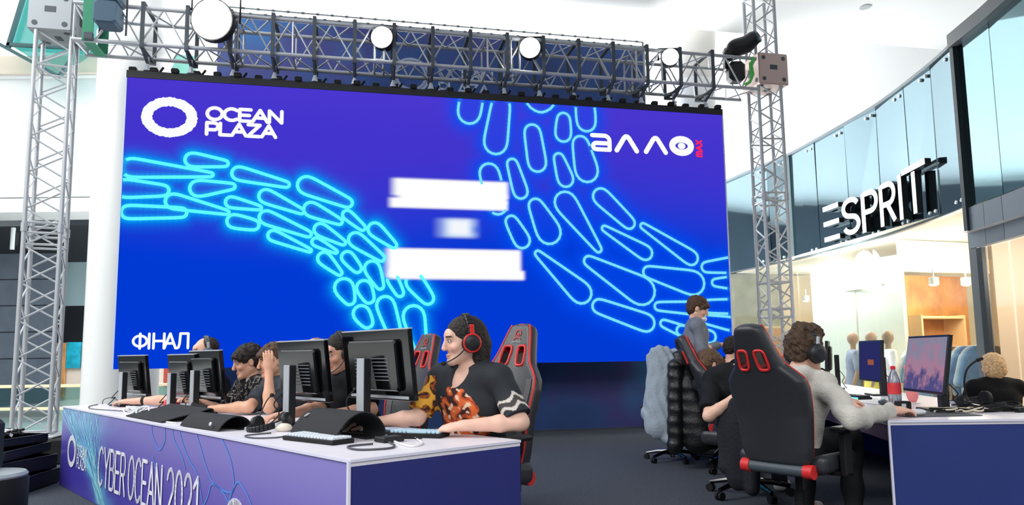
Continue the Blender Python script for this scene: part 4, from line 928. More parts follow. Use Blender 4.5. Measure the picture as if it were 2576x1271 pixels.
MB(o).prism([(.02, .05), (.05, .05), (.05, 4.8), (.02, 4.8)], lambda a, b: rk(a, b, ZD-.13), lambda a, b: rk(a, b, ZD-.03)).build('apron', mat('apron_mauve', (104, 88, 112), .5), rdesk)
MB(o).box(rk(.004, -.004, ZD/2), (.014, .014, ZD-.01), RU+(0,), RV+(0,)).build('corner_strip', M_edgew, rdesk)
MB(o).box(rk(.575, -.004, ZD-.007), (1.15, .01, .014), RU+(0,), RV+(0,)).build('edge_strip', M_edgew, rdesk)
# ================================================================== COMPUTER GEAR
M_gloss = mat('gloss_black', (10, 11, 13), .12, spec=.5, coat=.3)
M_silver = mat('silver_plastic', (196, 200, 206), .3, metal=.3)
M_mdark = mat('monitor_dark', (30, 32, 36), .35)
def monitor(lab, pos, rz, screenm=None, w_=.62, h=.375, zc=.355, tilt=.12, group=None, dark=False):
    """screen looks along local +Y"""
    t = thing('monitor', lab, 'monitor', pos, rz, group)
    ct, st_ = math.cos(tilt), math.sin(tilt); up = (0, -st_, ct); ny = (0, ct, st_)
    P = lambda x, y, z: (x, .05+y*ct-z*st_, zc+y*st_+z*ct)
    MB().rbox(P(0, -.012, 0), (w_, .03, h), .006, (1, 0, 0), ny, up).build('housing', M_gloss if not dark else M_mdark, t)
    MB().rbox(P(0, -.04, 0), (w_*.72, .03, h*.72), .02, (1, 0, 0), ny, up).build('rear_cover', M_gloss if not dark else M_mdark, t)
    mb = MB()
    for i in range(7): mb.box(P(0, -.0565, -.08+.02*i), (w_*.5, .003, .006), (1, 0, 0), ny, up)
    mb.build('vents', mat('vent_grey', (104, 108, 114), .4) if not dark else M_black, t)
    MB().box(P(0, .0035, .004), (w_-.024, .002, h-.03), (1, 0, 0), ny, up).build('screen', screenm or M_gloss, t)
    MB().box(P(0, -.012, h/2+.001), (w_, .03, .006), (1, 0, 0), ny, up).build('top_edge', M_silver if not dark else M_mdark, t)
    if not dark: MB().box(P(0, -.028, -h/2+.018), (w_*.86, .004, .016), (1, 0, 0), ny, up).build('lower_strip', M_silver, t)
    MB().rbox((0, -.052, zc/2+.01), (.072, .045, zc+.05), .006).build('stand_column', M_mdark, t)
    MB().rbox((0, -.0765, zc/2+.02), (.07, .006, zc+.03), .002).build('stand_back_plate', M_silver if not dark else M_mdark, t)
    MB().rbox((0, -.02, .008), (.26, .2, .016), .006).build('base', M_mdark, t)
    MB().tube(catmull([(-.05, -.06, zc-.12), (-.07, -.12, zc-.2), (-.04, -.1, .08), (-.1, -.14, .012)], 6), .004, 6).build('cable', M_black, t)
    return t
def prm(t, s): return dk(s, t, ZD)
YL = math.atan2(DV[1], DV[0])-math.pi     # local x along -V, local y along +U
for i, (s, t, dz, lab, dr) in enumerate([(.62, .84, .025, 'largest monitor on the lettered desk, back turned, before the red headset player', .0),
    (.52, 1.52, -.012, 'second monitor from the near end of the lettered desk, back turned to the viewer', .0), (.50, 3.05, -.055, 'third monitor on the lettered desk, partly covering the one behind it', .0),
    (.48, 3.50, -.08, 'monitor on the lettered desk mostly hidden behind the third one', .0), (.42, 4.62, -.08, 'farthest monitor, alone near the left end of the lettered desk', .1)]):
    monitor(lab, prm(t, s), YL+dr, zc=.355+dz*1.0, group='monitors on the lettered desk', **(dict(w_=.68, h=.39) if i == 0 else {}))
def gamescreen(name, cols, sc_):
    m = bpy.data.materials.new(name); m.use_nodes = True; n = m.node_tree; n.nodes.clear(); o_ = n.nodes.new('ShaderNodeOutputMaterial'); e = n.nodes.new('ShaderNodeEmission')
    t = n.nodes.new('ShaderNodeTexCoord'); vo = n.nodes.new('ShaderNodeTexNoise'); vo.inputs['Scale'].default_value = sc_; vo.inputs['Detail'].default_value = 4; r = n.nodes.new('ShaderNodeValToRGB')
    no = n.nodes.new('ShaderNodeTexNoise'); no.inputs['Scale'].default_value = 6; ad = n.nodes.new('ShaderNodeMixRGB'); ad.inputs[0].default_value = .6
    n.links.new(t.outputs['Object'], no.inputs['Vector']); n.links.new(t.outputs['Object'], vo.inputs['Vector']); n.links.new(vo.outputs['Fac'], ad.inputs[1]); n.links.new(no.outputs['Fac'], ad.inputs[2])
    sp_ = n.nodes.new('ShaderNodeSeparateXYZ'); ma = n.nodes.new('ShaderNodeMath'); ma.operation = 'MULTIPLY_ADD'; ma.inputs[1].default_value = 1.1; ma.inputs[2].default_value = -.35
    n.links.new(t.outputs['Object'], sp_.inputs[0]); n.links.new(sp_.outputs['Z'], ma.inputs[0]); m2_ = n.nodes.new('ShaderNodeMath'); n.links.new(ma.outputs[0], m2_.inputs[0]); n.links.new(ad.outputs[0], m2_.inputs[1]); n.links.new(m2_.outputs[0], r.inputs[0])
    for i, c in enumerate(cols):
        el = r.color_ramp.elements[i] if i < 2 else r.color_ramp.elements.new(.5)
        el.position = .3+.4*i/(len(cols)-1); el.color = lin(c)+(1,)
    n.links.new(r.outputs[0], e.inputs[0]); e.inputs[1].default_value = EM; n.links.new(e.outputs[0], o_.inputs[0]); return m
GS1 = gamescreen('game_picture', [(78, 76, 128), (168, 122, 146), (150, 124, 148), (122, 134, 158)], 22)
GS2 = emat('idle_picture', (40, 44, 96), EM)
monitor('game picture monitor with pinkish game picture, facing the hooded player', (2.95, 5.02, ZD), math.pi/2-.12, GS1, .62, .40, .32, .16, 'monitors on the navy desk', True)
m2 = monitor('farther right monitor with dark blue picture behind the cola bottle', (3.43, 6.75, ZD), math.pi/2-.16, GS2, .62, .38, .32, .05, 'monitors on the navy desk', True)
MB().box((-.06, .062, .31), (.16, .002, .05)).build('window_on_screen', emat('orange_dim', (150, 84, 70), EM), m2)
monitor('dark monitor edge just beyond the face of the hooded player', (3.55, 7.95, ZD), 1.12, GS2, .6, .37, .34, .05, 'monitors on the navy desk', True)
def keyboard(lab, pos, rz, keym, rows=5, cols=15, w_=.42, d=.135, rgb=None):
    t = thing('keyboard', lab, 'keyboard', pos, rz)
    MB().rbox((0, 0, .011), (w_, d, .022), .005).build('case', M_black, t)
    mb = MB(); px, py = (w_-.02)/cols, (d-.016)/rows
    for r in range(rows):
        c = 0
        while c < cols:
            wk = 5 if (r == 0 and c == 4) else (2 if (c == 0 and r) else 1); wk = min(wk, cols-c)
            x = -w_/2+.01+px*(c+wk/2); y = -d/2+.008+py*(r+.5); mb.rbox((x, y, .028), (px*wk-.004, py-.004, .014), .003); c += wk
    mb.build('keycaps', keym, t)
    if rgb:
        for i, c in enumerate(rgb): MB().box((-w_/2+w_*(i+.5)/len(rgb), d/2+.002, .012), (w_/len(rgb), .004, .016)).build('light_strip', emat('rgb%d' % i, c, 2.2), t)
    return t
M_kwhite = mat('keycap_white', (206, 214, 222), .4); M_kblue = mat('keycap_iceblue', (176, 206, 224), .4)
keyboard('black keyboard with white keycaps in front of the rolled mouse pad', dk(.225, .70, ZD+.001), math.atan2(DV[1], DV[0])+.13, M_kwhite)
keyboard('ice blue keyboard under the hand of the player with red headset', dk(.69, .50, ZD+.001), math.atan2(DU[1], DU[0])-1.05, M_kblue, 5, 12, .31, .12)
keyboard('glowing keyboard with coloured light strip on the far part of the navy desk', (2.98, 6.35, ZD+.001), math.pi*.55, mat('key_dark', (40, 40, 46), .5), rgb=[(80, 220, 240), (110, 90, 255), (240, 60, 200), (255, 90, 160)])
# curled mouse pads
M_pad = mat('mousepad_black', (32, 34, 38), .8, bump=.3, bscale=250)
def curled(lab, p0, p1, width, hgt, prof, m=M_pad, badge=True):
    """sheet extruded from p0 to p1 (desk points) with a profile of (across, up)"""
    a, b = Vector(p0), Vector(p1); d = (b-a).normalized(); n_ = Vector((d.y, -d.x, 0))
    pr = catmull(prof, 8); o = tuple((a+b)/2); t = thing('rolled_mouse_pad', lab, 'mouse pad', (o[0], o[1], ZD)); off = (o[0], o[1], ZD); mb = MB(off)
    k = len(pr); th = .006
    for sidx in range(9):
        q = a+(b-a)*(sidx/8)
        for u, z in pr: mb.v.append((q.x+n_.x*u*width, q.y+n_.y*u*width, ZD+.003+z*hgt+0*sidx))
    nrm = []
    for i in range(k):
        u0, u1 = pr[max(i-1, 0)], pr[min(i+1, k-1)]; tx, tz = (u1[0]-u0[0])*width, (u1[1]-u0[1])*hgt; L = math.hypot(tx, tz) or 1; nrm.append((-tz/L*th, tx/L*th))
    m0 = len(mb.v)
    for sidx in range(9):
        q = a+(b-a)*(sidx/8)
        for (u, z), (e1, e2) in zip(pr, nrm): mb.v.append((q.x+n_.x*(u*width-e1), q.y+n_.y*(u*width-e1), max(ZD+.001, ZD+.003+z*hgt-e2)))
    for sidx in range(8):
        for i in range(k-1):
            mb.f.append((sidx*k+i, sidx*k+i+1, sidx*k+k+i+1, sidx*k+k+i)); mb.f.append((m0+sidx*k+i, m0+sidx*k+k+i, m0+sidx*k+k+i+1, m0+sidx*k+i+1))
    for sidx in (0, 8):
        for i in range(k-1): mb.f.append((sidx*k+i, sidx*k+i+1, m0+sidx*k+i+1, m0+sidx*k+i))
    for i in (0, k-1):
        for sidx in range(8): mb.f.append((sidx*k+i, sidx*k+k+i, m0+sidx*k+k+i, m0+sidx*k+i))
    pd = mb.build('rolled_mouse_pad' if not badge else 'pad', m, t if badge else None, smooth=True)
    if not badge:
        pd.location = off; tag(pd, lab, 'mouse pad'); bpy.data.objects.remove(t); return pd
    if badge:
        q = a+(b-a)*.12; u, z = pr[int(k*.28)]
        MB(off).box((q.x+n_.x*u*width+n_.x*.008, q.y+n_.y*u*width+n_.y*.008, ZD+z*hgt+.01), (.022, .004, .03), d, (n_.x*.5, n_.y*.5, .86), (n_.x*.86, n_.y*.86, -.5)).build('small_badge', mat('badge_grey', (150, 150, 156), .5), t)
    return t
arch = [(.5, 0), (.42, .35), (.22, .8), (-.05, 1.0), (-.3, .8), (-.46, .35), (-.42, 0), (-.1, .0)]
curled('large black mouse pad curled into an arch in front of the largest monitor', dk(.40, 1.06, ZD), dk(.40, .58, ZD), .30, .135, arch)
curled('flat rolled black mouse pad with silver end dot on the middle of the lettered desk', dk(.14, 2.12, ZD), dk(.17, 1.58, ZD), .20, .075, arch, badge=False)
tag(MB().lathe((0, 0, 0), [(.012, 0), (.012, .004), (.004, .006)], 12, (-.5, -.8, .3)).build('silver_button', M_silver), 'tiny silver disc lying against the flat rolled mouse pad', 'button').location = dk(.055, 1.66, ZD+.04)
wedge = [(.5, 0), (.2, .35), (-.2, .7), (-.45, 1.0), (-.5, .6), (-.45, 0)]
curled('thin black mouse pad folded like a wedge, left of the other pads', dk(.2, 3.25, ZD), dk(.2, 2.45, ZD), .34, .07, wedge, badge=False)
# headsets
M_red = mat('headset_red', (214, 40, 40), .35); M_hs = mat('headset_black', (26, 27, 30), .45)
def headset(lab, O, X, Y, Z, S=1.0, accent=None, mic=True, pad=M_black, hm=M_hs, earr=.040, cat='headset', bandr=(.087, .116), group=None):
    """O between the ears; X to the wearer's right, Y forward, Z up"""
    O, X, Y, Z = (Vector(q) for q in (O, X, Y, Z)); P = lambda x, y, z: O+X*(x*S)+Y*(y*S)+Z*(z*S); off = tuple(O)
    t = thing('headset', lab, cat, off, 0, group)
    pts = [P(bandr[0]*math.cos(a), -.012, bandr[1]*math.sin(a)+.012) for a in [math.pi*i/16 for i in range(17)]]
    mb = MB(off)
    for i in range(16):
        a, b = pts[i], pts[i+1]; d = (b-a); mb.rbox((a+b)/2, (.034*S, d.length*1.06, .011*S), .004*S, Y, d.normalized(), d.normalized().cross(Y))
    mb.build('headband', hm, t, smooth=True)
    for sg in (-1, 1):
        c = P(sg*.078, -.006, -.012); ec = MB(off).lathe(c, [(earr*S*.95, 0), (earr*S*1.02, .012*S), (earr*S, .024*S), (earr*S*.75, .034*S), (earr*S*.4, .036*S)], 22, X*sg).build('ear_cup', hm, t, smooth=True)
        MB(off).lathe(c, [(earr*S*1.0, -.006*S), (earr*S*1.1, .004*S), (earr*S*1.0, .012*S)], 22, X*sg).build('ear_pad', pad, t, smooth=True)
        if accent:
            am = accent
            MB(off).lathe(c+X*(sg*.02*S), [(earr*S*1.03, 0), (earr*S*1.08, .004*S), (earr*S*1.0, .008*S)], 22, X*sg).build('accent_ring', am, ec, smooth=True)
            MB(off).rbox(P(sg*.096, -.01, .05), (.012*S, .02*S, .05*S), .004*S, X, Y, Z).build('accent_arm', am, t)
        else: MB(off).rbox(P(sg*.094, -.01, .05), (.012*S, .018*S, .05*S), .004*S, X, Y, Z).build('arm', M_silver, t)
    if mic:
        mp = [P(-.088, .02, -.03), P(-.088, .06, -.065), P(-.072, .1, -.088), P(-.045, .122, -.098)]
        MB(off).tube(catmull(mp, 5), .0035*S, 6).build('mic_boom', hm, t); MB(off).sphere(mp[-1], (.012*S,)*3, 10).build('mic_tip', M_black, t, smooth=True)
    return t
q = N((-.4, -.9, 0)); r_ = N((.9, -.4, 0))
hq = headset('black headset lying upside down on the lettered desk edge beside the flat pad', dk(.31, 1.44, ZD+.05), N((.85, -.3, .12)), N((-.1, -.15, 1)), N((-.33, -.9, -.15)), 1.15, None, True)
headset('black headset with raised microphone at the back of the navy desk', (3.42, 5.35, ZD+.055), N((.9, .2, .1)), N((-.1, .2, 1.0)), N((-.3, .95, -.1)), 1.2, None, False)
MB_ = MB(); o = (3.36, 5.3, ZD)
t = thing('gooseneck_microphone', 'thin black gooseneck microphone bent over the navy desk headset', 'microphone', o)
MB(o).tube(catmull([(3.36, 5.3, ZD+.01), (3.34, 5.3, ZD+.16), (3.38, 5.32, ZD+.27), (3.46, 5.34, ZD+.33), (3.5, 5.35, ZD+.345)], 6), .007, 8).build('neck', M_black, t)
MB(o).cyl((3.48, 5.345, ZD+.338), (3.525, 5.355, ZD+.352), .013, .011, 10).build('capsule', M_black, t); MB(o).lathe((3.36, 5.3, ZD), [(.05, 0), (.05, .012), (.02, .02)], 16).build('base', M_black, t)
# white bits and cables on the lettered desk
o = dk(.33, 1.30, ZD)
t = thing('computer_mouse', 'pale round mouse lying under the second monitor stand', 'mouse', o)
SDF().ell(vadd(o, (0, 0, .022)), (.05, .034, .026), .01).build('shell', mat('mouse_ivory', (224, 216, 200), .35), .006, t, off=o)
MB(o).box(vadd(o, (-.03, -.0, .046)), (.016, .004, .006)).build('wheel', M_dark, t)
o = dk(.10, 3.32, ZD)
t = thing('cable_bundle', 'bunch of white cables tied up left of the folded mouse pad', 'cable', o); mb = MB(o); rr = random.Random(2)
for i in range(7):
    c = dk(.10+.03*rr.random(), 3.2+.1*i*.5, ZD+.02+.02*rr.random()); mb.tube([vadd(c, (.05*math.cos(a)+.01*rr.random(), .03*math.sin(a), .028*math.sin(a+i))) for a in [2*math.pi*k/12 for k in range(12)]], .006, 6, True)
mb.build('coils', mat('cable_white', (232, 232, 232), .4), t); MB(o).rbox(dk(.11, 3.3, ZD+.03), (.05, .03, .05), .008).build('plug', M_kwhite, t)
M_cab = mat('cable_grey', (70, 72, 78), .5)
def cable(lab, pts, r=.004, m=M_cab):
    o = pts[0]; tag(MB(o).tube(catmull(pts, 8), r, 6).build('cable', m), lab, 'cable').location = o
cable('dark cable looping at the far end of the lettered desk', [dk(.25, 4.95, ZD+.006), dk(.12, 4.7, ZD+.006), dk(.06, 4.3, ZD+.006), dk(.14, 3.9, ZD+.006), dk(.2, 3.6, ZD+.006)])
cable('dark cable arching above the far lettered desk end', [dk(.3, 5.0, ZD+.006), dk(.3, 4.95, ZD+.05), dk(.33, 4.8, ZD+.07), dk(.38, 4.7, ZD+.03)])
cable('pale cable running along the front edge beside the rolled pads', [dk(.08, 2.3, ZD+.006), dk(.05, 2.6, ZD+.006), dk(.09, 2.9, ZD+.006), dk(.06, 3.2, ZD+.006)], .005, mat('cable_white', (232, 232, 232), .4))
cable('dark cable loop between the headset and the white key keyboard', [dk(.22, 1.22, ZD+.006), dk(.07, 1.2, ZD+.006), dk(.05, 1.05, ZD+.006), dk(.13, .98, ZD+.006), dk(.2, 1.0, ZD+.006)])
cable('black cable loop near the front corner of the lettered desk', [dk(.33, .36, ZD+.006), dk(.2, .36, ZD+.006), dk(.17, .22, ZD+.006), dk(.28, .16, ZD+.006), dk(.36, .22, ZD+.006), dk(.42, .36, ZD+.006)], .005)
cable('white cable running from the ice blue keyboard over the desk corner', [dk(.6, .4, ZD+.008), dk(.5, .2, ZD+.006), dk(.4, .15, ZD+.006), dk(.45, .35, ZD+.006), dk(.52, .5, ZD+.006)], .005, mat('cable_white', (232, 232, 232), .4))
o = dk(.46, .42, ZD)
t = thing('adapter_box', 'small flat black box between the arched pad and the ice blue keyboard', 'box', o)
MB(o).rbox(vadd(o, (0, 0, .014)), (.12, .09, .028), .006, U3, V3).build('case', M_dark, t); MB(o).cyl(vadd(o, (.05, .02, .014)), vadd(o, (.16, .04, .01)), .004).build('lead', M_black, t)
o = dk(.52, 3.78, ZD)
t = thing('patterned_pouch', 'small red and white patterned pouch beside the far lettered desk monitors', 'pouch', o)
SDF().ell(vadd(o, (0, 0, .045)), (.07, .05, .05), .02).build('pouch', mat('pouch_red', (176, 60, 70), .7, var=.6, vscale=40), .01, t, off=o)
MB(o).tube([vadd(o, (-.05, 0, .08)), vadd(o, (0, -.01, .1)), vadd(o, (.05, 0, .08))], .006, 6).build('zip', M_kwhite, t)
# navy desk things
def bottle(o):
    t = thing('cola_bottle', 'cola bottle with red label and red cap on the navy desk', 'bottle', o)
    M_pet = mat('bottle_plastic', (176, 186, 196), .12, spec=.6); 
    M_pet.node_tree.nodes['Principled BSDF'].inputs['Transmission Weight'].default_value = .75
    MB(o).lathe(o, [(.034, 0), (.043, .008), (.041, .03), (.044, .05), (.044, .10), (.042, .11), (.044, .18), (.038, .215), (.024, .25), (.015, .27), (.014, .285)], 28).build('body', M_pet, t, smooth=True)
    MB(o).lathe(vadd(o, (0, 0, .105)), [(.0445, 0), (.045, .01), (.045, .072), (.0445, .08)], 28).build('label', mat('label_red', (214, 62, 66), .4, var=.12, vscale=30), t, smooth=True)
    MB(o).lathe(vadd(o, (0, 0, .283)), [(.016, 0), (.017, .004), (.016, .022), (.012, .024)], 16).build('cap', mat('cap_red', (222, 40, 48), .35), t, smooth=True)
bottle((2.755, 5.18, ZD+.002))
o = (2.70, 4.98, ZD)
t = thing('small_speaker_cube', 'small black cube with pale front mark beside the cola bottle', 'box', o)
MB(o).rbox(vadd(o, (0, 0, .035)), (.085, .07, .07), .008).build('case', M_black, t); MB(o).box(vadd(o, (-.012, -.0355, .04)), (.03, .002, .03)).build('front_mark', mat('mark_grey', (190, 192, 196), .4), t)
o = (3.20, 5.75, ZD)
t = thing('pink_plush', 'pink plush figure partly hidden behind the cola bottle', 'toy', o); s = SDF()
s.ell(vadd(o, (0, 0, .09)), (.045, .045, .1), .03).ell(vadd(o, (0, 0, .22)), (.045, .042, .045), .03)
for sg in (-1, 1): s.cap(vadd(o, (sg*.025, 0, .24)), vadd(o, (sg*.045, 0, .29)), .016, .012, .02).cap(vadd(o, (sg*.03, 0, .13)), vadd(o, (sg*.06, -.03, .15)), .02, .02, .02)
s.build('body', mat('plush_pink', (238, 140, 140), .9, bump=.4), .01, t, off=o); MB(o).sphere(vadd(o, (.016, -.041, .228)), .008, 8).build('eye', M_black, t)
o = (3.15, 7.35, ZD)
t = thing('black_bag', 'slumped black bag on the far part of the navy desk', 'bag', o); s = SDF()
s.ell(vadd(o, (0, 0, .07)), (.2, .14, .085), .05).ell(vadd(o, (-.1, 0, .12)), (.08, .09, .07), .04).ell(vadd(o, (.1, .02, .13)), (.07, .08, .06), .04)
s.build('body', mat('bag_black', (22, 22, 24), .8, bump=.5, bscale=30), .012, t, off=o)
MB(o).tube(catmull([vadd(o, (-.12, 0, .17)), vadd(o, (-.05, -.03, .24)), vadd(o, (.04, -.02, .23)), vadd(o, (.1, 0, .17))], 6), .01, 6).build('handle', M_black, t)
def padflat(lab, c, sx_, sy_, rz, m):
    tag(MB().rbox((0, 0, .002), (sx_, sy_, .004), .002).build('mouse_pad', m), lab, 'mouse pad').location = c; bpy.context.view_layer.objects if False else None
    o = COL.objects[-1]; o.rotation_euler = (0, 0, rz)
padflat('white mouse pad left of the cola bottle', (2.98, 5.85, ZD+.001), .36, .5, .16, mat('pad_white', (232, 232, 226), .6))
padflat('dark grey mouse pad at the near end of the navy desk', (2.72, 4.72, ZD+.001), .5, .34, .1, mat('pad_darkgrey', (74, 78, 86), .7))
def mouse(lab, o, rz, c):
    t = thing('computer_mouse', lab, 'mouse', o, rz)
    SDF().ell((0, 0, .018), (.034, .058, .022), .01).build('shell', mat('mouse_%d' % c[0], c, .3), .006, t); MB().box((0, .03, .038), (.005, .016, .006)).build('wheel', M_black, t)
mouse('pale mouse under the right hand of the hooded player', (2.60, 4.62, ZD+.006), -1.2, (200, 202, 208))
mouse('dark grey mouse on the navy desk beyond the hooded player', (2.86, 5.55, ZD+.006), -.8, (70, 78, 86))
o = (3.28, 4.92, ZD); t = thing('cable_pile', 'pile of black cables coiled at the near right corner of the navy desk', 'cable', o); mb = MB(o); rr = random.Random(9)
for i in range(9):
    c = vadd(o, (-.1+.05*i*.5, .02*rr.random(), .012+.011*(i % 4))); R1 = .11+.04*rr.random(); mb.tube([vadd(c, (R1*math.cos(a), R1*.7*math.sin(a), .012*math.sin(2*a+i))) for a in [2*math.pi*k/18 for k in range(18)]], .008, 6, True)
mb.build('coils', M_black, t); MB(o).rbox(vadd(o, (.12, -.16, .018)), (.14, .06, .036), .008).build('adapter', M_dark, t)
o = (2.98, 4.82, ZD); t = thing('cable_pile', 'cream and black cables tangled under the game picture monitor', 'cable', o)
for k, m_ in ((0, mat('cable_cream', (216, 204, 180), .5)), (1, M_black)):
    mb = MB(o)
    for i in range(4):
        pts = [vadd(o, (-.18+.09*j+.02*rr.random(), -.02+.05*math.sin(j*1.7+i+k), .012+.02*abs(math.sin(j+i)))) for j in range(5)]; mb.tube(catmull(pts, 6), .006, 6)
    mb.build('strands', m_, t)
padflat('crumpled white paper sheet at the right end of the cable pile', (3.36, 4.66, ZD+.001), .16, .1, .3, mat('paper', (238, 238, 236), .7))
# ================================================================== cases and drum at the far left
M_case = mat('case_black', (22, 23, 25), .5, bump=.15, bscale=120)
for i, (c, sz, lab) in enumerate([((-4.72, 6.35, .07), (1.0, .8, .14), 'bottom black slab of the case stack under the truss tower beside the cases'), ((-4.74, 6.36, .215), (.94, .78, .13), 'second black slab of the case stack at far left'), ((-4.76, 6.37, .335), (.9, .74, .09), 'third black slab of the case stack at far left'), ((-4.78, 6.38, .43), (.86, .7, .08), 'topmost thin black slab of the case stack, cables lying on it')]):
    t = thing('ballast_case', lab, 'case', (c[0], c[1], c[2]-sz[2]/2), .12*(-1)**i, None)
    MB().rbox((0, 0, sz[2]/2), sz, .015).build('case', M_case, t)
    MB().rbox((.1, -sz[1]/2-.006, sz[2]/2), (.22, .012, .035), .004).build('handle', M_alu2, t)
    MB().box((0, 0, sz[2]-.004), (sz[0]*1.004, sz[1]*1.004, .008)).build('rim', mat('rim_grey', (70, 74, 78), .4, metal=.4), t)
o = (-4.62, 6.2, .475); mb = MB(o); rr = random.Random(4)
for i in range(8):
    pts = [vadd(o, (-.3+.13*j, -.15+.1*rr.random()+.03*i, .012+.06*abs(math.sin(j*2+i)))) for j in range(6)]; mb.tube(catmull(pts, 5), .011, 6)
t = thing('cable_pile', 'black and white cables piled on the case stack at far left', 'cable', o); mb.build('strands', M_black, t)
mb = MB(o)
for i in range(4): mb.tube(catmull([vadd(o, (-.25+.12*j, -.1+.08*rr.random(), .02+.07*abs(math.sin(j*1.3+i)))) for j in range(6)], 5), .008, 6)
mb.build('pale_strands', mat('cable_white', (232, 232, 232), .4), t)
o = (-3.62, 4.95, 0)
t = thing('drum_container', 'round black drum with pale grey lid marked 1060 at the lower left corner', 'drum', o)
MB(o).lathe(o, [(.24, 0), (.255, .02), (.255, .33), (.245, .35)], 36).build('drum', M_black, t, smooth=True)
MB(o).lathe(vadd(o, (0, 0, .35)), [(.245, 0), (.25, .012), (.235, .03), (.15, .04), (.0, .042)], 36).build('lid', mat('lid_grey', (150, 158, 164), .35), t, smooth=True)
mb = MB(o); ls, xe = text_lines('1060', -.13, 0, .06, .9, .3)
for p in strokes2poly(ls, .011, 8): mb.poly([vadd(o, (.2565*math.sin(a/.2565+.42), -.2565*math.cos(a/.2565+.42), .262+b)) for a, b in p])
mb.build('number_mark', mat('mark_dim', (150, 152, 158), .5), t)
o = (-3.86, 5.05, 0)
t = thing('floor_loudspeaker', 'black loudspeaker standing at the extreme left edge behind the drum', 'speaker', o)
MB(o).rbox(vadd(o, (0, 0, .36)), (.34, .36, .72), .03).build('cabinet', M_case, t); MB(o).box(vadd(o, (.02, -.182, .4)), (.28, .01, .56)).build('grille', mat('grille_black', (18, 18, 20), .8, bump=.5, bscale=200), t); MB(o).box(vadd(o, (.1, -.19, .14)), (.03, .006, .02)).build('red_mark', mat('mark_red', (170, 40, 40), .5), t)
# ================================================================== GAMING CHAIRS
M_leather = mat('chair_leather', (44, 46, 51), .42, spec=.5, bump=.12, bscale=160)
M_leather2 = mat('chair_leather_side', (84, 80, 82), .5, bump=.1, bscale=160)
M_piping = mat('chair_red_piping', (206, 44, 44), .5)
M_redin = mat('chair_red_lining', (168, 26, 34), .5)
BL = .86
_dt = [0, .015, .05, .1, .19, .26, .31, .36, .42, .6, .75, .84, .86]; _w = [.05, .078, .094, .107, .13, .155, .2, .24, .25, .236, .222, .205, .19]
_zz = [BL-d for d in _dt][::-1]; _ww = _w[::-1]
def bw(z): return np.interp(z, _zz, _ww)
def byc(x, z): return .05*np.minimum(np.abs(x)/.25, 1)**2*np.clip((z-.0)/.3, .3, 1)+.018*np.sin(z*5.0)-.01
REC = math.radians(17)
def brot(V):
    c, s = math.cos(REC), math.sin(REC); V = np.asarray(V, float); R = V.copy(); R[..., 1] = V[..., 1]*c-V[..., 2]*s-.21; R[..., 2] = V[..., 1]*s+V[..., 2]*c+.44; return R
HOLES = [(-.058, .648, .1), (.058, .648, -.1)]
def hd(X, Z, cx, cz, sl, hx=.031, hz=.06, r=.018):
    x = X-cx-sl*(Z-cz); qx = np.abs(x)-hx+r; qz = np.abs(Z-cz)-hz+r
    return np.sqrt(np.maximum(qx, 0)**2+np.maximum(qz, 0)**2)+np.minimum(np.maximum(qx, qz), 0)-r
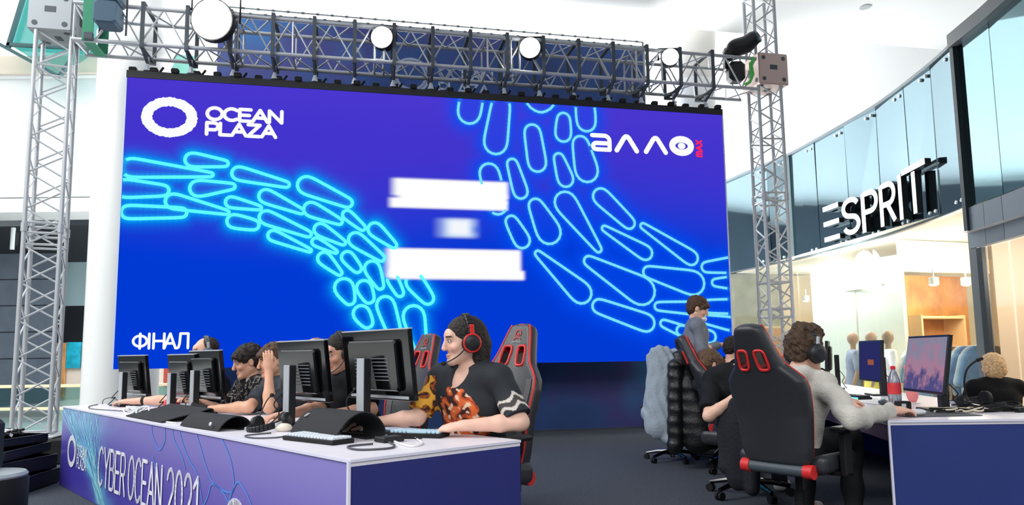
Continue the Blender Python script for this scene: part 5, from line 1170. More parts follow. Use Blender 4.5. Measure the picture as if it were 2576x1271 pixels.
def make_chair(label, logo=True):
    t = thing('gaming_chair', label, 'chair')
    s = SDF()
    def f(X, Y, Z):
        r = .034; qx = np.abs(X)-bw(Z)+r; qy = np.abs(Y-byc(X, Z))-.043+r; qz = np.maximum(Z-BL, -Z)+r
        qx, qy, qz = np.broadcast_arrays(qx, qy, qz)
        return np.sqrt(np.maximum(qx, 0)**2+np.maximum(qy, 0)**2+np.maximum(qz, 0)**2)+np.minimum(np.maximum(np.maximum(qx, qy), qz), 0)-r
    s.fn((-.27, -.08, 0), (.27, .12, BL), f)
    for cx, cz, sl in HOLES: s.fn((cx-.04, -.15, cz-.07), (cx+.04, .15, cz+.07), lambda X, Y, Z, cx=cx, cz=cz, sl=sl: hd(X, Z, cx, cz, sl)+0*Y, .004, 's')
    back = s.build('backrest', M_leather, .008, t, xf=brot)
    for sg in (-1, 1):
        pts = [brot((sg*(float(bw(z))-.012), float(byc(bw(z), z))+.032, z)) for z in np.linspace(.02, BL-.015, 40)]
        MB().tube([tuple(p) for p in pts], .0065, 6).build('piping', M_piping, back)
        mb = MB()
        zs = np.linspace(.06, .5, 16)
        for i in range(15):
            q = []
            for z in (zs[i], zs[i+1]):
                w_ = float(bw(z)); q.append([tuple(brot((sg*a*w_, float(byc(a*w_, z))+.0445+.002, z))) for a in (.66, .86)])
            mb.quad(q[0][0], q[0][1], q[1][1], q[1][0])
        mb.build('side_bolster', M_leather2, back)
    ptop = [tuple(brot((x, float(byc(x, BL))+.03, BL-.012-.02*(x/.06)**2))) for x in np.linspace(-.06, .06, 9)]
    MB().tube(ptop, .0065, 6).build('piping', M_piping, back)
    for cx, cz, sl in HOLES:
        loop = []
        for k in range(28):
            a = 2*math.pi*k/28; c, sn = math.cos(a), math.sin(a); e = .5
            x = .032*abs(c)**e*(1 if c > 0 else -1); z = .061*abs(sn)**e*(1 if sn > 0 else -1); loop.append((cx+x+sl*z, cz+z))
        mb = MB()
        for dy in (-.043, .043): mb.tube([tuple(brot((x, float(byc(x, z))+dy, z))) for x, z in loop], .0085, 6, True)
        rim = mb.build('vent_rim', M_piping, back, smooth=True)
        mb = MB()
        for k in range(28):
            a, b = loop[k], loop[(k+1) % 28]
            mb.quad(*[tuple(brot((x, float(byc(x, z))+dy, z))) for (x, z), dy in ((a, -.04), (b, -.04), (b, .04), (a, .04))])
        mb.build('vent_lining', M_redin, back)
    if logo:
        lg = lambda a, b: tuple(brot((a, float(byc(a, b))+.0465, b)))
        mb = MB()
        for pl_ in ([arc(0, .785, .02, .026, -20, 200, 12)], [[(-.026, .75), (-.014, .762), (.014, .762), (.026, .75)]], [[(-.008, .775), (-.004, .785), (.004, .785), (.008, .775), (0, .767)]]): flat(mb, strokes2poly(pl_, .008, 8), lg)
        mb.build('hooded_emblem', M_redin, back)
        mb = MB(); rr = random.Random(1)
        for k in range(7): flat(mb, strokes2poly([[(-.03+.01*k, .731), (-.03+.01*k, .738)]], .005, 6), lg)
        mb.build('small_wordmark', mat('wordmark_grey', (160, 160, 164), .5), back)
    s = SDF()
    def fs_(X, Y, Z):
        r = .04; top = .47+.035*np.clip((np.abs(X)-.16)/.08, 0, 1)
        qx = np.abs(X)-.265+.02*np.clip(Y/.25, -1, 1)+r; qy = np.abs(Y-.03)-.24+r; qz = np.maximum(Z-top, .39-Z)+r
        qx, qy, qz = np.broadcast_arrays(qx, qy, qz)
        return np.sqrt(np.maximum(qx, 0)**2+np.maximum(qy, 0)**2+np.maximum(qz, 0)**2)+np.minimum(np.maximum(np.maximum(qx, qy), qz), 0)-r
    s.fn((-.28, -.29, .38), (.28, .29, .51), fs_)
    seat = s.build('seat', M_leather, .011, t)
    MB().tube([(-.255, -.2, .455), (-.25, .1, .47), (-.225, .25, .45), (-.1, .274, .435), (.1, .274, .435), (.225, .25, .45), (.25, .1, .47), (.255, -.2, .455)], .0065, 6).build('piping', M_piping, seat)
    MB().rbox((0, 0, .375), (.3, .34, .03), .008).build('tilt_plate', M_black, t)
    hb = MB().cyl((-.17, -.235, .41), (.17, -.235, .41), .036, n=16).build('hinge_bar', mat('hinge_grey', (66, 76, 84), .5), t, smooth=True)
    for sg in (-1, 1): MB().cyl((sg*.17, -.235, .41), (sg*.225, -.235, .41), .041, n=16).build('hinge_cap', M_piping, hb, smooth=True)
    for sg in (-1, 1):
        arm = MB().rbox((sg*.3, .0, .50), (.04, .09, .26), .012).rbox((sg*.24, .0, .385), (.16, .07, .025), .008).build('armrest', M_black, t)
        MB().rbox((sg*.3, .02, .645), (.085, .27, .03), .012).build('arm_pad', M_dark, arm)
    MB().cyl((0, 0, .11), (0, 0, .25), .03, n=14).cyl((0, 0, .25), (0, 0, .37), .02, n=14).build('gas_lift', M_black, t, smooth=True)
    MB().lathe((0, 0, .075), [(.05, 0), (.055, .03), (.04, .06)], 18).build('hub', M_black, t, smooth=True)
    for k in range(5):
        a = 2*math.pi*k/5+.3; c, s_ = math.cos(a), math.sin(a)
        leg = MB().tube([(c*.04, s_*.04, .115), (c*.17, s_*.17, .105), (c*.31, s_*.31, .075)], [.026, .022, .017], 8).build('base_leg', M_gloss, t, smooth=True)
        w_ = MB()
        for q in (-.016, .016): w_.cyl((c*.31-s_*(q-.009), s_*.31+c*(q-.009), .031), (c*.31-s_*(q+.009), s_*.31+c*(q+.009), .031), .031, n=14)
        w_.build('caster', M_black, leg)
    return t
ch0 = make_chair('black gaming chair seen from behind with two red vents, at right of centre')
def put(o, x, y, ang, sc_=1.04):
    """facing angle in degrees, 0 = +x"""
    o.location = (x, y, 0); o.rotation_euler = (0, 0, math.radians(ang-90)); o.scale = (sc_,)*3
def chair(lab, x, y, ang, sc_=1.04):
    c = dup(ch0); c['label'] = lab; put(c, x, y, ang, sc_); return c
put(ch0, 1.80, 4.60, 40, 1.04)
for o in [ch0]: o['group'] = 'gaming chairs'
chair('gaming chair with red emblem behind the player with red headset', -.25, 4.12, 230, 1.06)
chair('gaming chair of the second player from the near end of the lettered desk', -.98, 5.15, 224)
chair('gaming chair behind the player covering his face', -1.72, 5.85, 224)
chair('gaming chair behind the player in black patterned shirt', -2.12, 6.3, 224)
chair('gaming chair with red edge behind the third monitor at the far left', -2.72, 6.95, 226)
chair('gaming chair on shiny star base under the black tee player at right', 1.86, 5.78, 140)
chair('gaming chair seen side on with red inside, beside the hanging jackets', 2.15, 6.9, -12)
chair('gaming chair almost hidden under the two hanging jackets', 1.66, 7.66, 75, .88)
chair('gaming chair of the far player with orange headphones', 2.26, 7.75, 20)
# ================================================================== JACKETS
def jacket(lab, cat_, o, parts, m, disp, h=.011, extra=None, k=.02):
    s = SDF()
    for a, b, ra, rb, sq in parts: s.cap(a, b, ra, rb, k, sq=sq)
    s.disp = disp; ob = s.build('jacket', m, h, None, off=o); ob.location = o; tag(ob, lab, cat_)
    return ob
q = ((.88, -.47, 0), .5)
M_gj = mat('jacket_grey', (146, 158, 170), .85, bump=.3, bscale=40)
gj = jacket('grey jacket hanging on the chair back left of the black puffer jacket', 'jacket', (1.5, 7.25, .3),
    [((1.50, 7.27, 1.08), (1.44, 7.2, .42), .135, .14, ((.3, .95, 0), .5)), ((1.58, 7.25, 1.05), (1.54, 7.18, .30), .075, .075, None), ((1.46, 7.35, .98), (1.36, 7.3, .52), .06, .065, None), ((1.52, 7.33, 1.1), (1.66, 7.33, 1.12), .06, .06, None)], M_gj,
    lambda X, Y, Z: .010*np.sin(75*X+9*Z+2*np.sin(11*Z))*np.sin(5*Z+9*Y)+.004*np.sin(60*Y+24*Z), .009)
M_puf = mat('puffer_black', (20, 21, 24), .38, spec=.5, bump=.25, bscale=60)
jacket('black quilted puffer jacket hanging on the chair back beside the grey jacket', 'jacket', (1.7, 7.1, .3),
    [((1.70, 7.22, 1.08), (1.72, 7.12, .80), .085, .12, ((.3, .95, 0), .7)), ((1.72, 7.12, .80), (1.80, 7.06, .30), .12, .15, ((.3, .95, 0), .6)), ((1.62, 7.12, 1.0), (1.58, 7.08, .22), .075, .075, None), ((1.86, 7.1, .8), (1.90, 7.06, .34), .075, .07, None)], M_puf,
    lambda X, Y, Z: -.007*np.abs(np.cos(Z*math.pi/.11+1.5*X))**3+.004*np.sin(30*X)*np.sin(25*Z)+0*Y, .010)
M_bj = mat('jacket_darkblue', (22, 25, 34), .85, bump=.3, bscale=40)
jacket('dark cloth jacket hanging low behind the big chair above its star base', 'jacket', (1.62, 5.3, .2),
    [((1.66, 5.36, .74), (1.63, 5.28, .22), .06, .08, ((.5, .87, 0), .55)), ((1.74, 5.28, .7), (1.70, 5.2, .16), .045, .05, None), ((1.58, 5.42, .66), (1.56, 5.36, .3), .04, .05, None)], M_bj,
    lambda X, Y, Z: .009*np.sin(34*X+6*Z)*np.sin(8*Z+18*Y)+0*Z, .011, k=.08)
# ================================================================== PEOPLE
SK = {'fair': (226, 178, 154), 'warm': (214, 160, 130), 'tan': (204, 152, 124)}
def skinmat(): return mat('skin', (220, 170, 145), .5, spec=.35, attr=True)
def ik(a, c, l1, l2, pole):
    a, c, pole = np.array(a, float), np.array(c, float), np.array(pole, float); d = c-a; L = np.linalg.norm(d)
    k = max(1.0, L/(l1+l2)*1.005); l1 *= k; l2 *= k; x = (l1*l1-l2*l2+L*L)/(2*L); h = math.sqrt(max(l1*l1-x*x, 0)); u = d/L; p = pole-u*(pole@u); p /= np.linalg.norm(p)
    return a+u*x+p*h
def hand_prims(s, W, dirv, nrm, side, S, curl=(25, 35, 25), spread=1.0, thumb=.6):
    """dirv: wrist to knuckles, nrm: out of the back of the hand, side +1 thumb towards +Y"""
    X = N(dirv); Zv = np.array(nrm, float); Zv = N(Zv-X*(Zv@X)); Y = np.cross(Zv, X)*side; P = lambda x, y, z: np.array(W)+S*(X*x+Y*y+Zv*z)
    M = np.array([X, Y, Zv])
    s.ell(P(.045, 0, 0), np.array((.055, .04, .017))*S, .014, M=M)
    s.cap(P(-.03, 0, 0), P(.03, 0, 0), .026*S, .026*S, .02, sq=(tuple(Zv), .75))
    for y, ln in ((.029, .070), (.0095, .079), (-.010, .074), (-.028, .058)):
        p = P(.083, y, .0); ang = 0; yy = y*.12*spread
        for j, fr in enumerate((.45, .31, .24)):
            ang += math.radians(curl[j]); q = p+S*ln*fr*(X*math.cos(ang)-Zv*math.sin(ang)+Y*yy*2.2)
            s.cap(p, q, (.0095-.0012*j)*S, (.0088-.0012*j)*S, .0035); p = q
    p0 = P(.02, .03, -.006); p1 = P(.052, .055, -.016); p2 = P(.082, .058-.02*(1-thumb), -.024); p3 = P(.104, .052-.03*(1-thumb), -.03)
    s.cap(p0, p1, .015*S, .012*S, .01); s.cap(p1, p2, .0115*S, .010*S, .004); s.cap(p2, p3, .010*S, .008*S, .003)
class Head:
    def __init__(s, O, fwd, up, S):
        s.O = np.array(O, float); s.Y = N(fwd); u = np.array(up, float); s.X = N(np.cross(s.Y, u)); s.Z = np.cross(s.X, s.Y); s.S = S
        s.M = np.array([s.X, s.Y, s.Z])
    def P(s, x, y, z): return s.O+s.S*(s.X*x+s.Y*y+s.Z*z)
    def loc(s, V): d = (V-s.O)/s.S; return d@s.X, d@s.Y, d@s.Z
def head_prims(s, H, nose=1.0, jaw=1.0):
    S = H.S; E = lambda c, r, k, op='u': s.ell(H.P(*c), np.array(r)*S, k*S, op, M=H.M)
    Cc = lambda a, b, ra, rb, k, op='u': s.cap(H.P(*a), H.P(*b), ra*S, rb*S, k*S, op)
    E((0, -.012, .038), (.074, .096, .084), .02); E((0, .028, -.02), (.063, .068, .088), .03)
    for q in (-1, 1): Cc((q*.052*jaw, .0, -.055), (q*.022, .07, -.098), .02, .018, .03)
    E((0, .078, -.1), (.022, .018, .018), .02)
    E((0, .082, .035), (.052, .02, .03), .02); Cc((-.036, .090, .024), (.036, .090, .024), .0085, .0085, .012)
    for q in (-1, 1):
        E((q*.042, .066, -.03), (.022, .02, .018), .02); E((q*.031, .106, .004), (.017, .014, .011), .012, 's'); E((q*.031, .081, .004), (.0135, .0125, .0115), .003)
    Cc((0, .098, .012), (0, .1+.016*nose, -.03), .008, .0115, .01); E((0, .1+.012*nose, -.036), (.016, .012, .009), .006)
    E((0, .091, -.066), (.023, .011, .006), .006); E((0, .089, -.077), (.019, .011, .0065), .006); E((0, .108, -.0715), (.024, .006, .0012), .002, 's')
    for q in (-1, 1): E((q*.078, -.008, -.004), (.011, .02, .031), .008); E((q*.089, -.004, 0), (.007, .011, .018), .005, 's')
def hair_prims(s, H, style):
    S = H.S; E = lambda c, r, k=.02, op='u': s.ell(H.P(*c), np.array(r)*S, k*S, op, M=H.M)
    Cc = lambda a, b, ra, rb, k=.02, op='u': s.cap(H.P(*a), H.P(*b), ra*S, rb*S, k*S, op)
    if style == 'long_tied':
        E((0, -.014, .042), (.083, .105, .091)); E((0, -.06, .0), (.078, .065, .085), .03); Cc((0, -.09, -.03), (.0, -.085, -.13), .05, .045, .04); Cc((-.055, -.05, -.06), (-.045, -.05, -.13), .03, .025, .03); Cc((.055, -.05, -.06), (.045, -.05, -.13), .03, .025, .03)
        E((0, .13, -.01), (.086, .078, .078), .012, 's'); E((0, .06, -.09), (.09, .07, .075), .01, 's')
    elif style == 'short':
        E((0, -.015, .047), (.081, .103, .088)); E((0, -.05, .0), (.076, .062, .075), .03)
        E((0, .13, -.015), (.088, .075, .085), .012, 's'); E((0, .06, -.08), (.1, .085, .075), .01, 's'); E((0, -.02, -.11), (.1, .12, .05), .01, 's')
    elif style == 'fringe':
        E((0, -.015, .055), (.088, .11, .092)); E((0, -.055, .005), (.084, .066, .09), .03); Cc((-.05, .085, .06), (.05, .09, .055), .024, .024, .03); Cc((-.06, .06, .04), (-.066, .03, .01), .02, .012, .02); Cc((.06, .06, .04), (.066, .03, .01), .02, .012, .02)
        E((0, .135, -.03), (.086, .075, .072), .012, 's'); E((0, .06, -.09), (.1, .085, .08), .01, 's')
    elif style == 'quiff':
        E((0, -.02, .055), (.086, .108, .092)); E((0, -.06, .0), (.08, .062, .082), .03); E((0, .05, .12), (.055, .055, .04), .03); E((.0, -.02, .135), (.06, .07, .032), .03)
        E((0, .135, -.015), (.088, .08, .088), .012, 's'); E((0, .06, -.085), (.1, .085, .08), .01, 's'); E((0, -.03, -.11), (.1, .12, .05), .01, 's')
    elif style == 'bob':
        E((0, -.02, .045), (.092, .112, .09)); E((0, -.05, -.03), (.098, .078, .1), .03); E((0, .14, -.03), (.08, .085, .1), .012, 's'); E((0, -.02, -.16), (.13, .13, .05), .01, 's')
    elif style == 'cap':
        E((0, -.03, .045), (.08, .09, .083)); E((0, .1, .04), (.12, .09, .12), .012, 's'); E((0, .02, -.08), (.12, .14, .08), .01, 's')
def cnoise(H, amp, f):
    def d(X, Y, Z):
        return amp*(np.sin(f*X+1.7*np.sin(f*.6*Z))*np.sin(f*Y+1.1*np.sin(f*.7*X))+.6*np.sin(2.3*f*Z+f*X)*np.sin(1.9*f*Y))
    return d
def person(label, S, neck, pel, byaw, face, up, arms, skin=(222, 174, 150), shirt=(40, 42, 46), sleeve='short', trousers=(36, 38, 44), hair=(46, 36, 30), style='short', hres=.008, legs='sit',
           shoes=(220, 220, 220), scol=None, hnoise=(.004, 90), wide=1.0, beard=0, hood=False, knee=None, nose=1.0, vneck=False, headoff=(0, 0), cloth_n=.006, brows=True, lcol=None, group=None, feet=None):
    neck, pel = np.array(neck, float), np.array(pel, float); f = np.array((math.cos(byaw), math.sin(byaw), 0)); r = np.array((f[1], -f[0], 0)); U_ = np.array((0, 0, 1.))
    sp = N(neck-pel); base = np.array((pel[0], pel[1], 0.0)); H = Head(neck+U_*.135*S+N(face)*.028*S+np.array((headoff[0], headoff[1], 0)), face, up, S)
    fs2 = np.cross(r, sp); fs2 = fs2 if fs2@f > 0 else -fs2; M = np.array([r, fs2, sp]); TL = np.linalg.norm(neck-pel)
    def torso(s, g, k=.05):
        s.ell(pel+sp*.03*S, np.array((.165*wide+g, .12+g, .12+g))*S, k, M=M); s.ell(pel+sp*TL*.38, np.array((.15*wide+g, .11*wide+g, .17+g))*S, k, M=M)
        s.ell(pel+sp*TL*.68+fs2*.012, np.array((.172*wide+g, .118*wide+g, .17+g))*S, k, M=M)
        sh = neck-sp*.055*S
        s.cap(sh-r*.15*S*wide, sh+r*.15*S*wide, (.058+g)*S, (.058+g)*S, k); s.cap(neck-sp*.02*S-r*.03*S, sh-r*.15*S*wide, (.045+g)*S, (.05+g)*S, k); s.cap(neck-sp*.02*S+r*.03*S, sh+r*.15*S*wide, (.045+g)*S, (.05+g)*S, k)
    sh = {1: neck-sp*.065*S+r*.175*S*wide, -1: neck-sp*.065*S-r*.175*S*wide}
    s = SDF(); torso(s, 0); s.cap(neck-sp*.05*S, H.P(0, -.03, -.04), .056*S, .05*S, .025*S); head_prims(s, H, nose)
    seg = {}
    for sd in (1, -1):
        a = arms[sd]; W = np.array(a['w'], float); E_ = np.array(a['e'], float) if 'e' in a else ik(sh[sd], W, .29*S, .26*S, a.get('pole', (0, 0, -1)))
        seg[sd] = (sh[sd], E_, W); s.cap(sh[sd], E_, .05*S, .04*S, .03); s.cap(E_, E_+(W-E_)*.35, .041*S, .04*S, .02); s.cap(E_+(W-E_)*.35, W, .04*S, .026*S, .02)
        hd_ = np.array(a.get('d', W-E_), float); hand_prims(s, W+N(hd_)*.02*S, hd_, a.get('n', (0, 0, 1)), a.get('side', sd), S, a.get('curl', (22, 30, 20)), thumb=a.get('thumb', .6))
    lg = {}
    for sd in (1, -1):
        hip = pel+r*.09*S*sd
        if legs == 'sit': kn = hip+f*.43*S+r*.05*sd*S+U_*.02 if knee is None else np.array(knee[sd], float); an = np.array((kn[0], kn[1], .09))-f*.04*S+r*.02*sd
        else: kn = hip+np.array((0, 0, -.44*S))+f*.03; an = np.array((hip[0], hip[1], .09*S))+r*.02*sd
        lg[sd] = (hip, kn, an); s.cap(hip, kn, .075*S, .055*S, .03); s.cap(kn, an, .052*S, .036*S, .02); s.cap(an, an+f*.12*S-U_*.05*S, .04*S, .03*S, .02)
    skl = L3(skin)
    def scolf(V):
        x, y, z = H.loc(V); n = len(V); c = np.tile(skl, (n, 1)); d2 = x*x+y*y+z*z; hd_ = d2 < .2**2
        c *= (1+.05*wob(V, 25, 1))[:, None]
        lip = hd_ & (np.abs(x) < .024) & (z < -.06) & (z > -.084) & (y > .08); c[lip] = c[lip]*np.array((.86, .68, .66))
        ck = np.exp(-((np.abs(x)-.042)**2+(z+.03)**2)/.0006)*(y > .03)*hd_; c = c*(1-ck[:, None]*np.array((.02, .16, .16)))
        if brows:
            bz = .0275+.0*x-.12*(np.abs(x)-.03)**2*10; b = hd_ & (np.abs(np.abs(x)-.034) < .018) & (np.abs(z-bz) < .004) & (y > .06); c[b] = L3(hair)*.9
        ey = hd_ & (((np.abs(x)-.031)/.0135)**2+((z-.004)/.0075)**2 < 1.35) & (y > .07); c[ey] = c[ey]*.45
        if beard:
            q = hd_ & (z < -.045) & (y > .0) & (np.abs(x) < .075); q2 = q & ~lip; c[q2] = c[q2]*(1-beard)+L3(hair)*beard
        tp = hd_ & (z > .075); 
        return c
    body = s.build('person', skinmat(), hres, None, off=base, col=scolf); body.location = base
    tag(body, label, 'person', group)
    # eyes
    for q in (-1, 1):
        e = MB(tuple(base)).sphere(tuple(H.P(q*.031, .0835, .003)), .0115*S, 12).build('eye', mat('eye_white', (214, 206, 200), .25), body, smooth=True)
        MB(tuple(base)).lathe(H.P(q*.031, .0945, .003), [(.0055*S, 0), (.004*S, .0012*S)], 12, H.Y).build('iris', mat('iris_dark', (40, 30, 26), .2), e)
    # hair
    hs = SDF(); hair_prims(hs, H, style); hs.disp = cnoise(H, hnoise[0]*S, hnoise[1])
    hs.build('hair', mat('hair_%d_%d_%d' % hair, hair, .55, spec=.3, var=.35, vscale=45, bump=.6, bscale=90), min(hres, .006), body, off=base)
    # shirt
    cs = SDF(); torso(cs, .013)
    for sd in (1, -1):
        a, e_, w_ = seg[sd]
        if sleeve == 'short': cs.cap(a, a+(e_-a)*.86, .068*S, .069*S, .03, flat=True)
        else: cs.cap(a, e_, .066*S, .056*S, .03); cs.cap(e_, e_+(w_-e_)*.93, .057*S, .040*S, .025, flat=True)
    if hood: cs.cap(neck-f*.06*S-r*.07*S, neck-f*.06*S+r*.07*S, .05*S, .05*S, .03); cs.cap(neck+f*.03*S-r*.06*S-U_*.01, neck-f*.06*S-r*.06*S, .035*S, .04*S, .03); cs.cap(neck+f*.03*S+r*.06*S-U_*.01, neck-f*.06*S+r*.06*S, .035*S, .04*S, .03)
    else: cs.cap(neck-sp*.03*S, H.P(0, -.02, -.04), .06*S, .08*S, .008, 's')
    if vneck: cs.cap(neck+fs2*.09*S-sp*.0*S, neck+fs2*.12*S-sp*.10*S, .048*S, .01*S, .008, 's')
    cs.ell(neck+U_*.16*S+N(face)*.02, np.array((.1, .1, .105))*S, .005, 's')
    cut = pel-sp*.1*S
    def sdisp(X, Y, Z):
        p = X*1.0+Y*.7; return cloth_n*(np.sin(22*p+9*Z+3*np.sin(7*Z))*np.sin(13*Z-8*X)+.6*np.sin(31*Z+17*Y+4*np.sin(9*X)))
    cs.disp = sdisp
    if scol is None:
        sm = mat('cloth_%d_%d_%d' % shirt, shirt, .85, spec=.15, bump=.35, bscale=70, var=.1, vscale=14); cs.build('shirt', sm, hres, body, off=base)
    else: cs.build('shirt', mat('cloth_printed', shirt, .8, spec=.15, attr=True), hres, body, off=base, col=lambda V: scol(V, dict(neck=neck, pel=pel, r=r, f=fs2, sp=sp, S=S, seg=seg)))
    ts = SDF()
    for sd in (1, -1):
        hip, kn, an = lg[sd]; ts.cap(hip, kn, .088*S, .07*S, .04); ts.cap(kn, an, .068*S, .056*S, .03)
    ts.ell(pel, np.array((.178*wide, .135, .12))*S, .05, M=M); ts.disp = sdisp
    ts.build('trousers', mat('trouser_%d_%d_%d' % trousers, trousers, .85, bump=.3, bscale=60), .012, body, off=base)
    for sd in (1, -1):
        an = lg[sd][2]; q = SDF(); q.cap(an-U_*.045+f*.0, an-U_*.05+f*.15*S, .042*S, .036*S, .03, sq=((0, 0, 1), .9)).cap(an, an-U_*.04, .045*S, .046*S, .02)
        q.fn(an-np.array((.3, .3, .2)), an+np.array((.3, .3, -.085)), lambda X, Y, Z: Z-.006+0*X+0*Y, .003, 's')
        q.build('shoe', mat('shoe_%d' % shoes[0], shoes, .6), .012, body, off=base)
    return body, H
def yaw(x, y): return math.atan2(y, x)
def tee_print(V, d):
    n = len(V); c = np.tile(L3((50, 53, 58)), (n, 1)); q = V-d['neck']; a = q@d['r']/d['S']; b = q@d['sp']/d['S']; fr = q@d['f']/d['S']
    c *= (1+.12*wob(V, 14, 2))[:, None]
    # fiery chest print
    u, v_ = (a-.0)/.125, (b+.22)/.155; m = (u*u+v_*v_+.25*wob(V, 17, .4) < 1) & (fr > .0)
    n1 = wob(V, 26, 1.3); n2 = wob(V, 40, .2)
    pal = np.where((n1 > .15)[:, None], L3((226, 112, 62)), np.where((n1 > -.25)[:, None], L3((176, 78, 48)), L3((66, 42, 40)))); pal = np.where((n2 > .45)[:, None], L3((240, 206, 176)), pal)
    c[m] = pal[m]
    for sd in (1, -1):
        s0, e, w_ = d['seg'][sd]; ax = e-s0; L = np.linalg.norm(ax); t = (V-s0)@ax/L/L; dist = np.linalg.norm(V-s0-np.clip(t, 0, 1)[:, None]*ax, axis=1); on = (dist < .1) & (t > .12) & (t < .95) & (np.abs(a) > .15)
        if sd == -1:
            z = t+.05*np.sin(V@np.array((60., 40, 30)))+.03*wob(V, 30, 1); band = on & (((z > .50) & (z < .58)) | ((z > .70) & (z < .78))); c[band] = L3((206, 198, 190)); dk_ = on & (z >= .58) & (z <= .70); c[dk_] = L3((74, 70, 70))
        else:
            mm = on & (t > .15); pal2 = np.where((n1 > .1)[:, None], L3((226, 168, 62)), np.where((n2 > 0)[:, None], L3((160, 84, 44)), L3((70, 48, 40)))); c[mm] = pal2[mm]
    return c
def leaf_print(V, d):
    n = len(V); c = np.tile(L3((22, 22, 25)), (n, 1)); a = wob(V, 21, .7); b = wob(V, 33, 2.1); m = (np.abs(a-.25) < .07) | (np.abs(b-.4) < .06); c[m] = L3((150, 142, 138)); return c
def grey_print(V, d):
    n = len(V); c = np.tile(L3((26, 28, 32)), (n, 1)); q = V-d['neck']; b = q@d['sp']; a = q@d['r']; fr = q@d['f']
    m = (b < -.24) & (b > -.29) & (np.abs(a) < .11) & (fr > 0) & (np.abs(np.sin(a*95+18*b)) > .62); c[m] = L3((214, 214, 214)); return c
# long haired player, red and black headset
b1, H1 = person('player with long dark hair, red and black headset and orange printed tee', 1.08, (-.24, 3.95, 1.075), (-.22, 4.12, .54), yaw(-.60, -.80), (-.93, -.36, -.06), (0, 0, 1),
    {-1: dict(e=(.035, 3.74, .79), w=(-.27, 3.75, .775), d=(-.9, .22, -.14), n=(.1, -.3, 1), curl=(30, 38, 25)), 1: dict(e=(-.535, 3.99, .80), w=(-.76, 4.02, .775), d=(-1, .0, -.04), n=(0, 0, 1), curl=(18, 25, 20))},
    skin=(228, 184, 164), hair=(40, 33, 32), style='long_tied', hres=.0048, scol=tee_print, vneck=True, wide=1.12, nose=.8, hnoise=(.0015, 110), beard=.05)
headset('black and red headset worn by the long haired player at the lettered desk', H1.O, H1.X, H1.Y, H1.Z, 1.16, M_red, True, earr=.042, group=None)
b2, H2 = person('player in black tee looking down between the two lettered desk monitors', 1.08, (-1.16, 4.93, 1.03), (-1.04, 5.12, .53), yaw(-.76, -.65), (-.80, -.58, -.24), (0, 0, 1),
    {-1: dict(e=(-.94, 4.72, .79), w=(-1.22, 4.62, .765), d=(-.9, -.1, -.05), curl=(25, 35, 25)), 1: dict(e=(-1.35, 4.98, .79), w=(-1.50, 4.72, .765), d=(-.6, -.7, -.05))},
    skin=(204, 154, 130), hair=(34, 28, 26), style='short', hres=.006, scol=grey_print, shirt=(26, 28, 32), hnoise=(.002, 100), beard=.12)
headset('dark headset of the black tee player, its band above the largest monitor', H2.O, H2.X, H2.Y, H2.Z, 1.14, None, True)
b3, H3 = person('player in grey tee covering his face with one hand', 1.06, (-1.87, 5.66, .97), (-1.72, 5.86, .5), yaw(-.74, -.67), (-.86, -.50, -.12), (0, 0, 1),
    {-1: dict(e=(-1.80, 5.28, .775), w=(-1.835, 5.36, 1.02), d=(-.10, .10, 1), n=(.45, -.9, .1), side=-1, curl=(12, 20, 12)), 1: dict(e=(-1.98, 5.36, .775), w=(-2.22, 5.40, .765), d=(-1, .05, -.03), n=(.0, -.2, 1), curl=(28, 40, 30))},
    skin=(218, 166, 138), hair=(84, 62, 46), style='fringe', hres=.0065, shirt=(66, 70, 78), hnoise=(.005, 90))
b4, H4 = person('player with thick dark hair in black shirt with pale leaf pattern', 1.08, (-2.20, 6.0, .965), (-2.08, 6.2, .5), yaw(-.72, -.69), (-.84, -.5, -.2), (0, 0, 1),
    {-1: dict(w=(-2.35, 5.62, .77), pole=(.6, -.3, -1)), 1: dict(w=(-2.62, 5.92, .77), pole=(-.4, .3, -1))},
    skin=(222, 172, 146), hair=(38, 30, 27), style='fringe', hres=.0065, scol=leaf_print, hnoise=(.006, 80), nose=1.05)
b5, H5 = person('player half hidden behind the third monitor, forehead and headphones showing', 1.06, (-2.90, 6.78, 1.065), (-2.76, 6.95, .53), yaw(-.8, -.6), (-.84, -.54, -.1), (0, 0, 1),
    {-1: dict(e=(-3.06, 6.42, .775), w=(-3.42, 6.42, .765), d=(-1, .03, 0), n=(0, -.1, 1), curl=(15, 22, 18)), 1: dict(w=(-3.28, 6.78, .77), pole=(-.4, .3, -1))},
    skin=(222, 176, 152), hair=(52, 42, 36), style='cap', hres=.008, shirt=(32, 32, 36), hnoise=(.002, 90))
headset('grey headphones on the head behind the third monitor', H5.O, H5.X, H5.Y, H5.Z, 1.14, None, False, hm=mat('hs_grey', (90, 92, 96), .4), cat='headphones')
wt = MB((-3.32, 6.42, .77)); wt.lathe((-3.30, 6.42, .769), [(.034, 0), (.036, .004), (.036, .026), (.034, .03)], 18, (-1, 0, 0))
tag(wt.build('wrist_watch', M_black, None), 'black wrist watch on the forearm reaching to the farthest monitor', 'watch').location = (-3.32, 6.42, .77)
b6, H6 = person('balding person sitting far behind, only the top of the head above the second monitor', 1.05, (-1.95, 7.05, 1.055), (-1.85, 7.15, .56), yaw(-.6, -.8), (-.7, -.7, 0), (0, 0, 1),
    {-1: dict(w=(-1.86, 6.75, .72)), 1: dict(w=(-2.1, 6.95, .72))}, skin=(226, 176, 158), hair=(150, 120, 104), style='cap', hres=.011, shirt=(70, 80, 96), hnoise=(.001, 90), sleeve='long')
o = (-1.85, 7.15, 0); t = thing('stool', 'plain dark stool under the person far behind the lettered desk', 'stool', o)
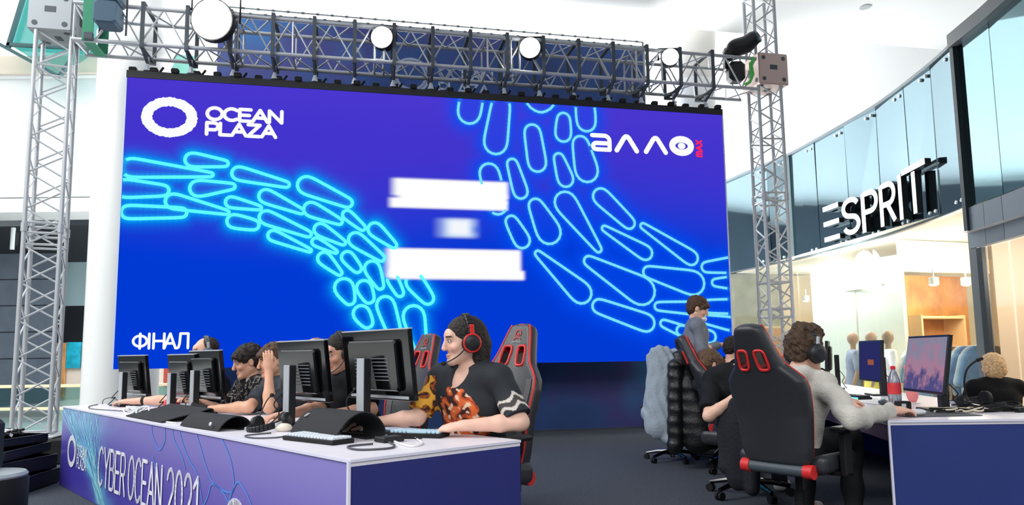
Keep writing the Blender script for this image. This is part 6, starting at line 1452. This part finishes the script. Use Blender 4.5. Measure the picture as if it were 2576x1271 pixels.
MB(o).lathe(vadd(o, (0, 0, .44)), [(.19, 0), (.2, .02), (.19, .05)], 20).build('seat', M_dark, t, smooth=True)
for k in range(4): MB(o).cyl(vadd(o, (.12*math.cos(k*1.57+.8), .12*math.sin(k*1.57+.8), .44)), vadd(o, (.18*math.cos(k*1.57+.8), .18*math.sin(k*1.57+.8), 0)), .014).build('leg', M_alu2, t)
# hooded player at right
b7, H7 = person('player in pale grey hoodie and black headphones at the navy desk', 1.12, (1.845, 4.62, .99), (1.78, 4.68, .53), yaw(.80, .60), (.93, .36, -.12), (0, 0, 1),
    {1: dict(e=(1.98, 4.20, .735), w=(2.38, 4.50, .765), d=(.85, .42, -.06), n=(0, 0, 1), curl=(16, 26, 18)), -1: dict(e=(1.86, 5.0, .76), w=(2.30, 5.02, .79), d=(.85, .2, -.05), n=(0, -.3, 1), curl=(25, 34, 25))},
    skin=(226, 178, 156), hair=(74, 56, 42), style='quiff', hres=.0055, shirt=(196, 192, 184), sleeve='long', hood=True, trousers=(26, 27, 30), hnoise=(.008, 62), cloth_n=.008, headoff=(.03, 0))
headset('large black headphones worn by the hooded player', H7.O, H7.X, H7.Y, H7.Z, 1.22, None, False, earr=.05, hm=mat('hs_black2', (34, 36, 40), .4), cat='headphones')
b8, H8 = person('player in black tee behind the big chair, bent arm showing', 1.06, (1.74, 5.62, 1.0), (1.78, 5.72, .52), yaw(.62, .78), (.9, .3, -.4), (0, 0, 1),
    {-1: dict(e=(1.47, 5.42, .66), w=(1.66, 5.42, .79), d=(.8, .1, .45), n=(-.3, -.6, .8), curl=(40, 50, 35)), 1: dict(w=(2.15, 5.62, .76), pole=(.3, -.5, -1))},
    skin=(230, 186, 164), hair=(60, 46, 38), style='short', hres=.007, shirt=(26, 27, 30), trousers=(28, 30, 36), headoff=(.17, .02))
b9, H9 = person('player with brown hair leaning low inside the side-on chair at right', 1.06, (1.87, 6.86, .88), (2.05, 6.92, .52), yaw(.94, .34), (.95, .25, -.25), (0, 0, 1),
    {-1: dict(w=(2.3, 7.15, .77), pole=(0, .4, -1)), 1: dict(w=(2.35, 6.75, .77), pole=(0, -.4, -1))}, skin=(224, 176, 154), hair=(96, 72, 54), style='fringe', hres=.009, shirt=(40, 42, 48))
b10, H10 = person('far seated player in black top with orange headphones', 1.04, (2.34, 7.62, 1.03), (2.26, 7.78, .52), yaw(.94, .34), (.95, .2, -.2), (0, 0, 1),
    {-1: dict(w=(2.75, 7.85, .77), pole=(0, .4, -1)), 1: dict(w=(2.75, 7.5, .77), pole=(0, -.4, -1))}, skin=(226, 180, 158), hair=(40, 32, 30), style='short', hres=.01, shirt=(22, 23, 26))
headset('orange and black headphones of the far seated player', H10.O, H10.X, H10.Y, H10.Z, 1.1, mat('hs_orange', (236, 110, 60), .4), False, cat='headphones')
b11, H11 = person('standing man in grey sweater with white mask under his chin', 1.06, (2.07, 8.02, 1.49), (2.04, 8.06, .97), yaw(.97, -.1), (.93, -.2, -.30), (0, 0, 1),
    {1: dict(e=(2.08, 7.80, 1.16), w=(2.28, 7.84, 1.215), d=(1, .05, .05), n=(0, -.3, 1), curl=(10, 14, 10)), -1: dict(e=(2.0, 8.3, 1.18), w=(2.2, 8.25, 1.1), d=(1, 0, 0))},
    skin=(226, 180, 156), hair=(80, 58, 44), style='fringe', hres=.008, shirt=(120, 126, 136), sleeve='long', trousers=(34, 36, 44), legs='stand', shoes=(222, 214, 212), hnoise=(.005, 80))
s = SDF(); s.ell(H11.P(0, .075, -.085), np.array((.05, .05, .036))*1.06, .01, M=H11.M); s.ell(H11.P(0, .04, -.06), np.array((.06, .055, .05))*1.06, .005, 's', M=H11.M)
mk = s.build('face_mask', mat('mask_white', (228, 230, 234), .7), .005, b11, off=tuple(b11.location))
b12, H12 = person('woman with short blond hair and black top, her back turned, at right edge', 1.1, (5.05, 7.5, .80), (5.05, 7.45, .24), yaw(.1, 1), (.15, 1, 0), (0, 0, 1),
    {1: dict(w=(5.2, 7.95, .45), pole=(.5, -.3, -1)), -1: dict(w=(4.9, 7.95, .45), pole=(-.5, -.3, -1))}, skin=(224, 180, 158), hair=(206, 168, 122), style='bob', hres=.009, shirt=(17, 17, 19), sleeve='long', wide=1.15, hnoise=(.003, 70), knee={1: (5.2, 7.9, .2), -1: (4.9, 7.9, .2)})
o = (5.05, 7.45, -.3); t = thing('stool', 'plain low stool under the woman with blond hair', 'stool', o)
MB(o).lathe(vadd(o, (0, 0, .33)), [(.2, 0), (.2, .05)], 20).build('seat', M_dark, t)
for k in range(4): MB(o).cyl(vadd(o, (.12*math.cos(k*1.57+.8), .12*math.sin(k*1.57+.8), .33)), vadd(o, (.18*math.cos(k*1.57+.8), .18*math.sin(k*1.57+.8), 0)), .014).build('leg', M_alu2, t)
o = (-2.36, 5.36, ZD); t = thing('phone', 'dark phone held by the player at the middle of the lettered desk', 'phone', vadd(o, (0, 0, .04)))
MB(vadd(o, (0, 0, .04))).rbox(vadd(o, (0, 0, .05)), (.075, .15, .009), .003, (.3, .2, .93), (.9, -.3, -.2), (.2, .93, -.3)).build('case', M_black, t)
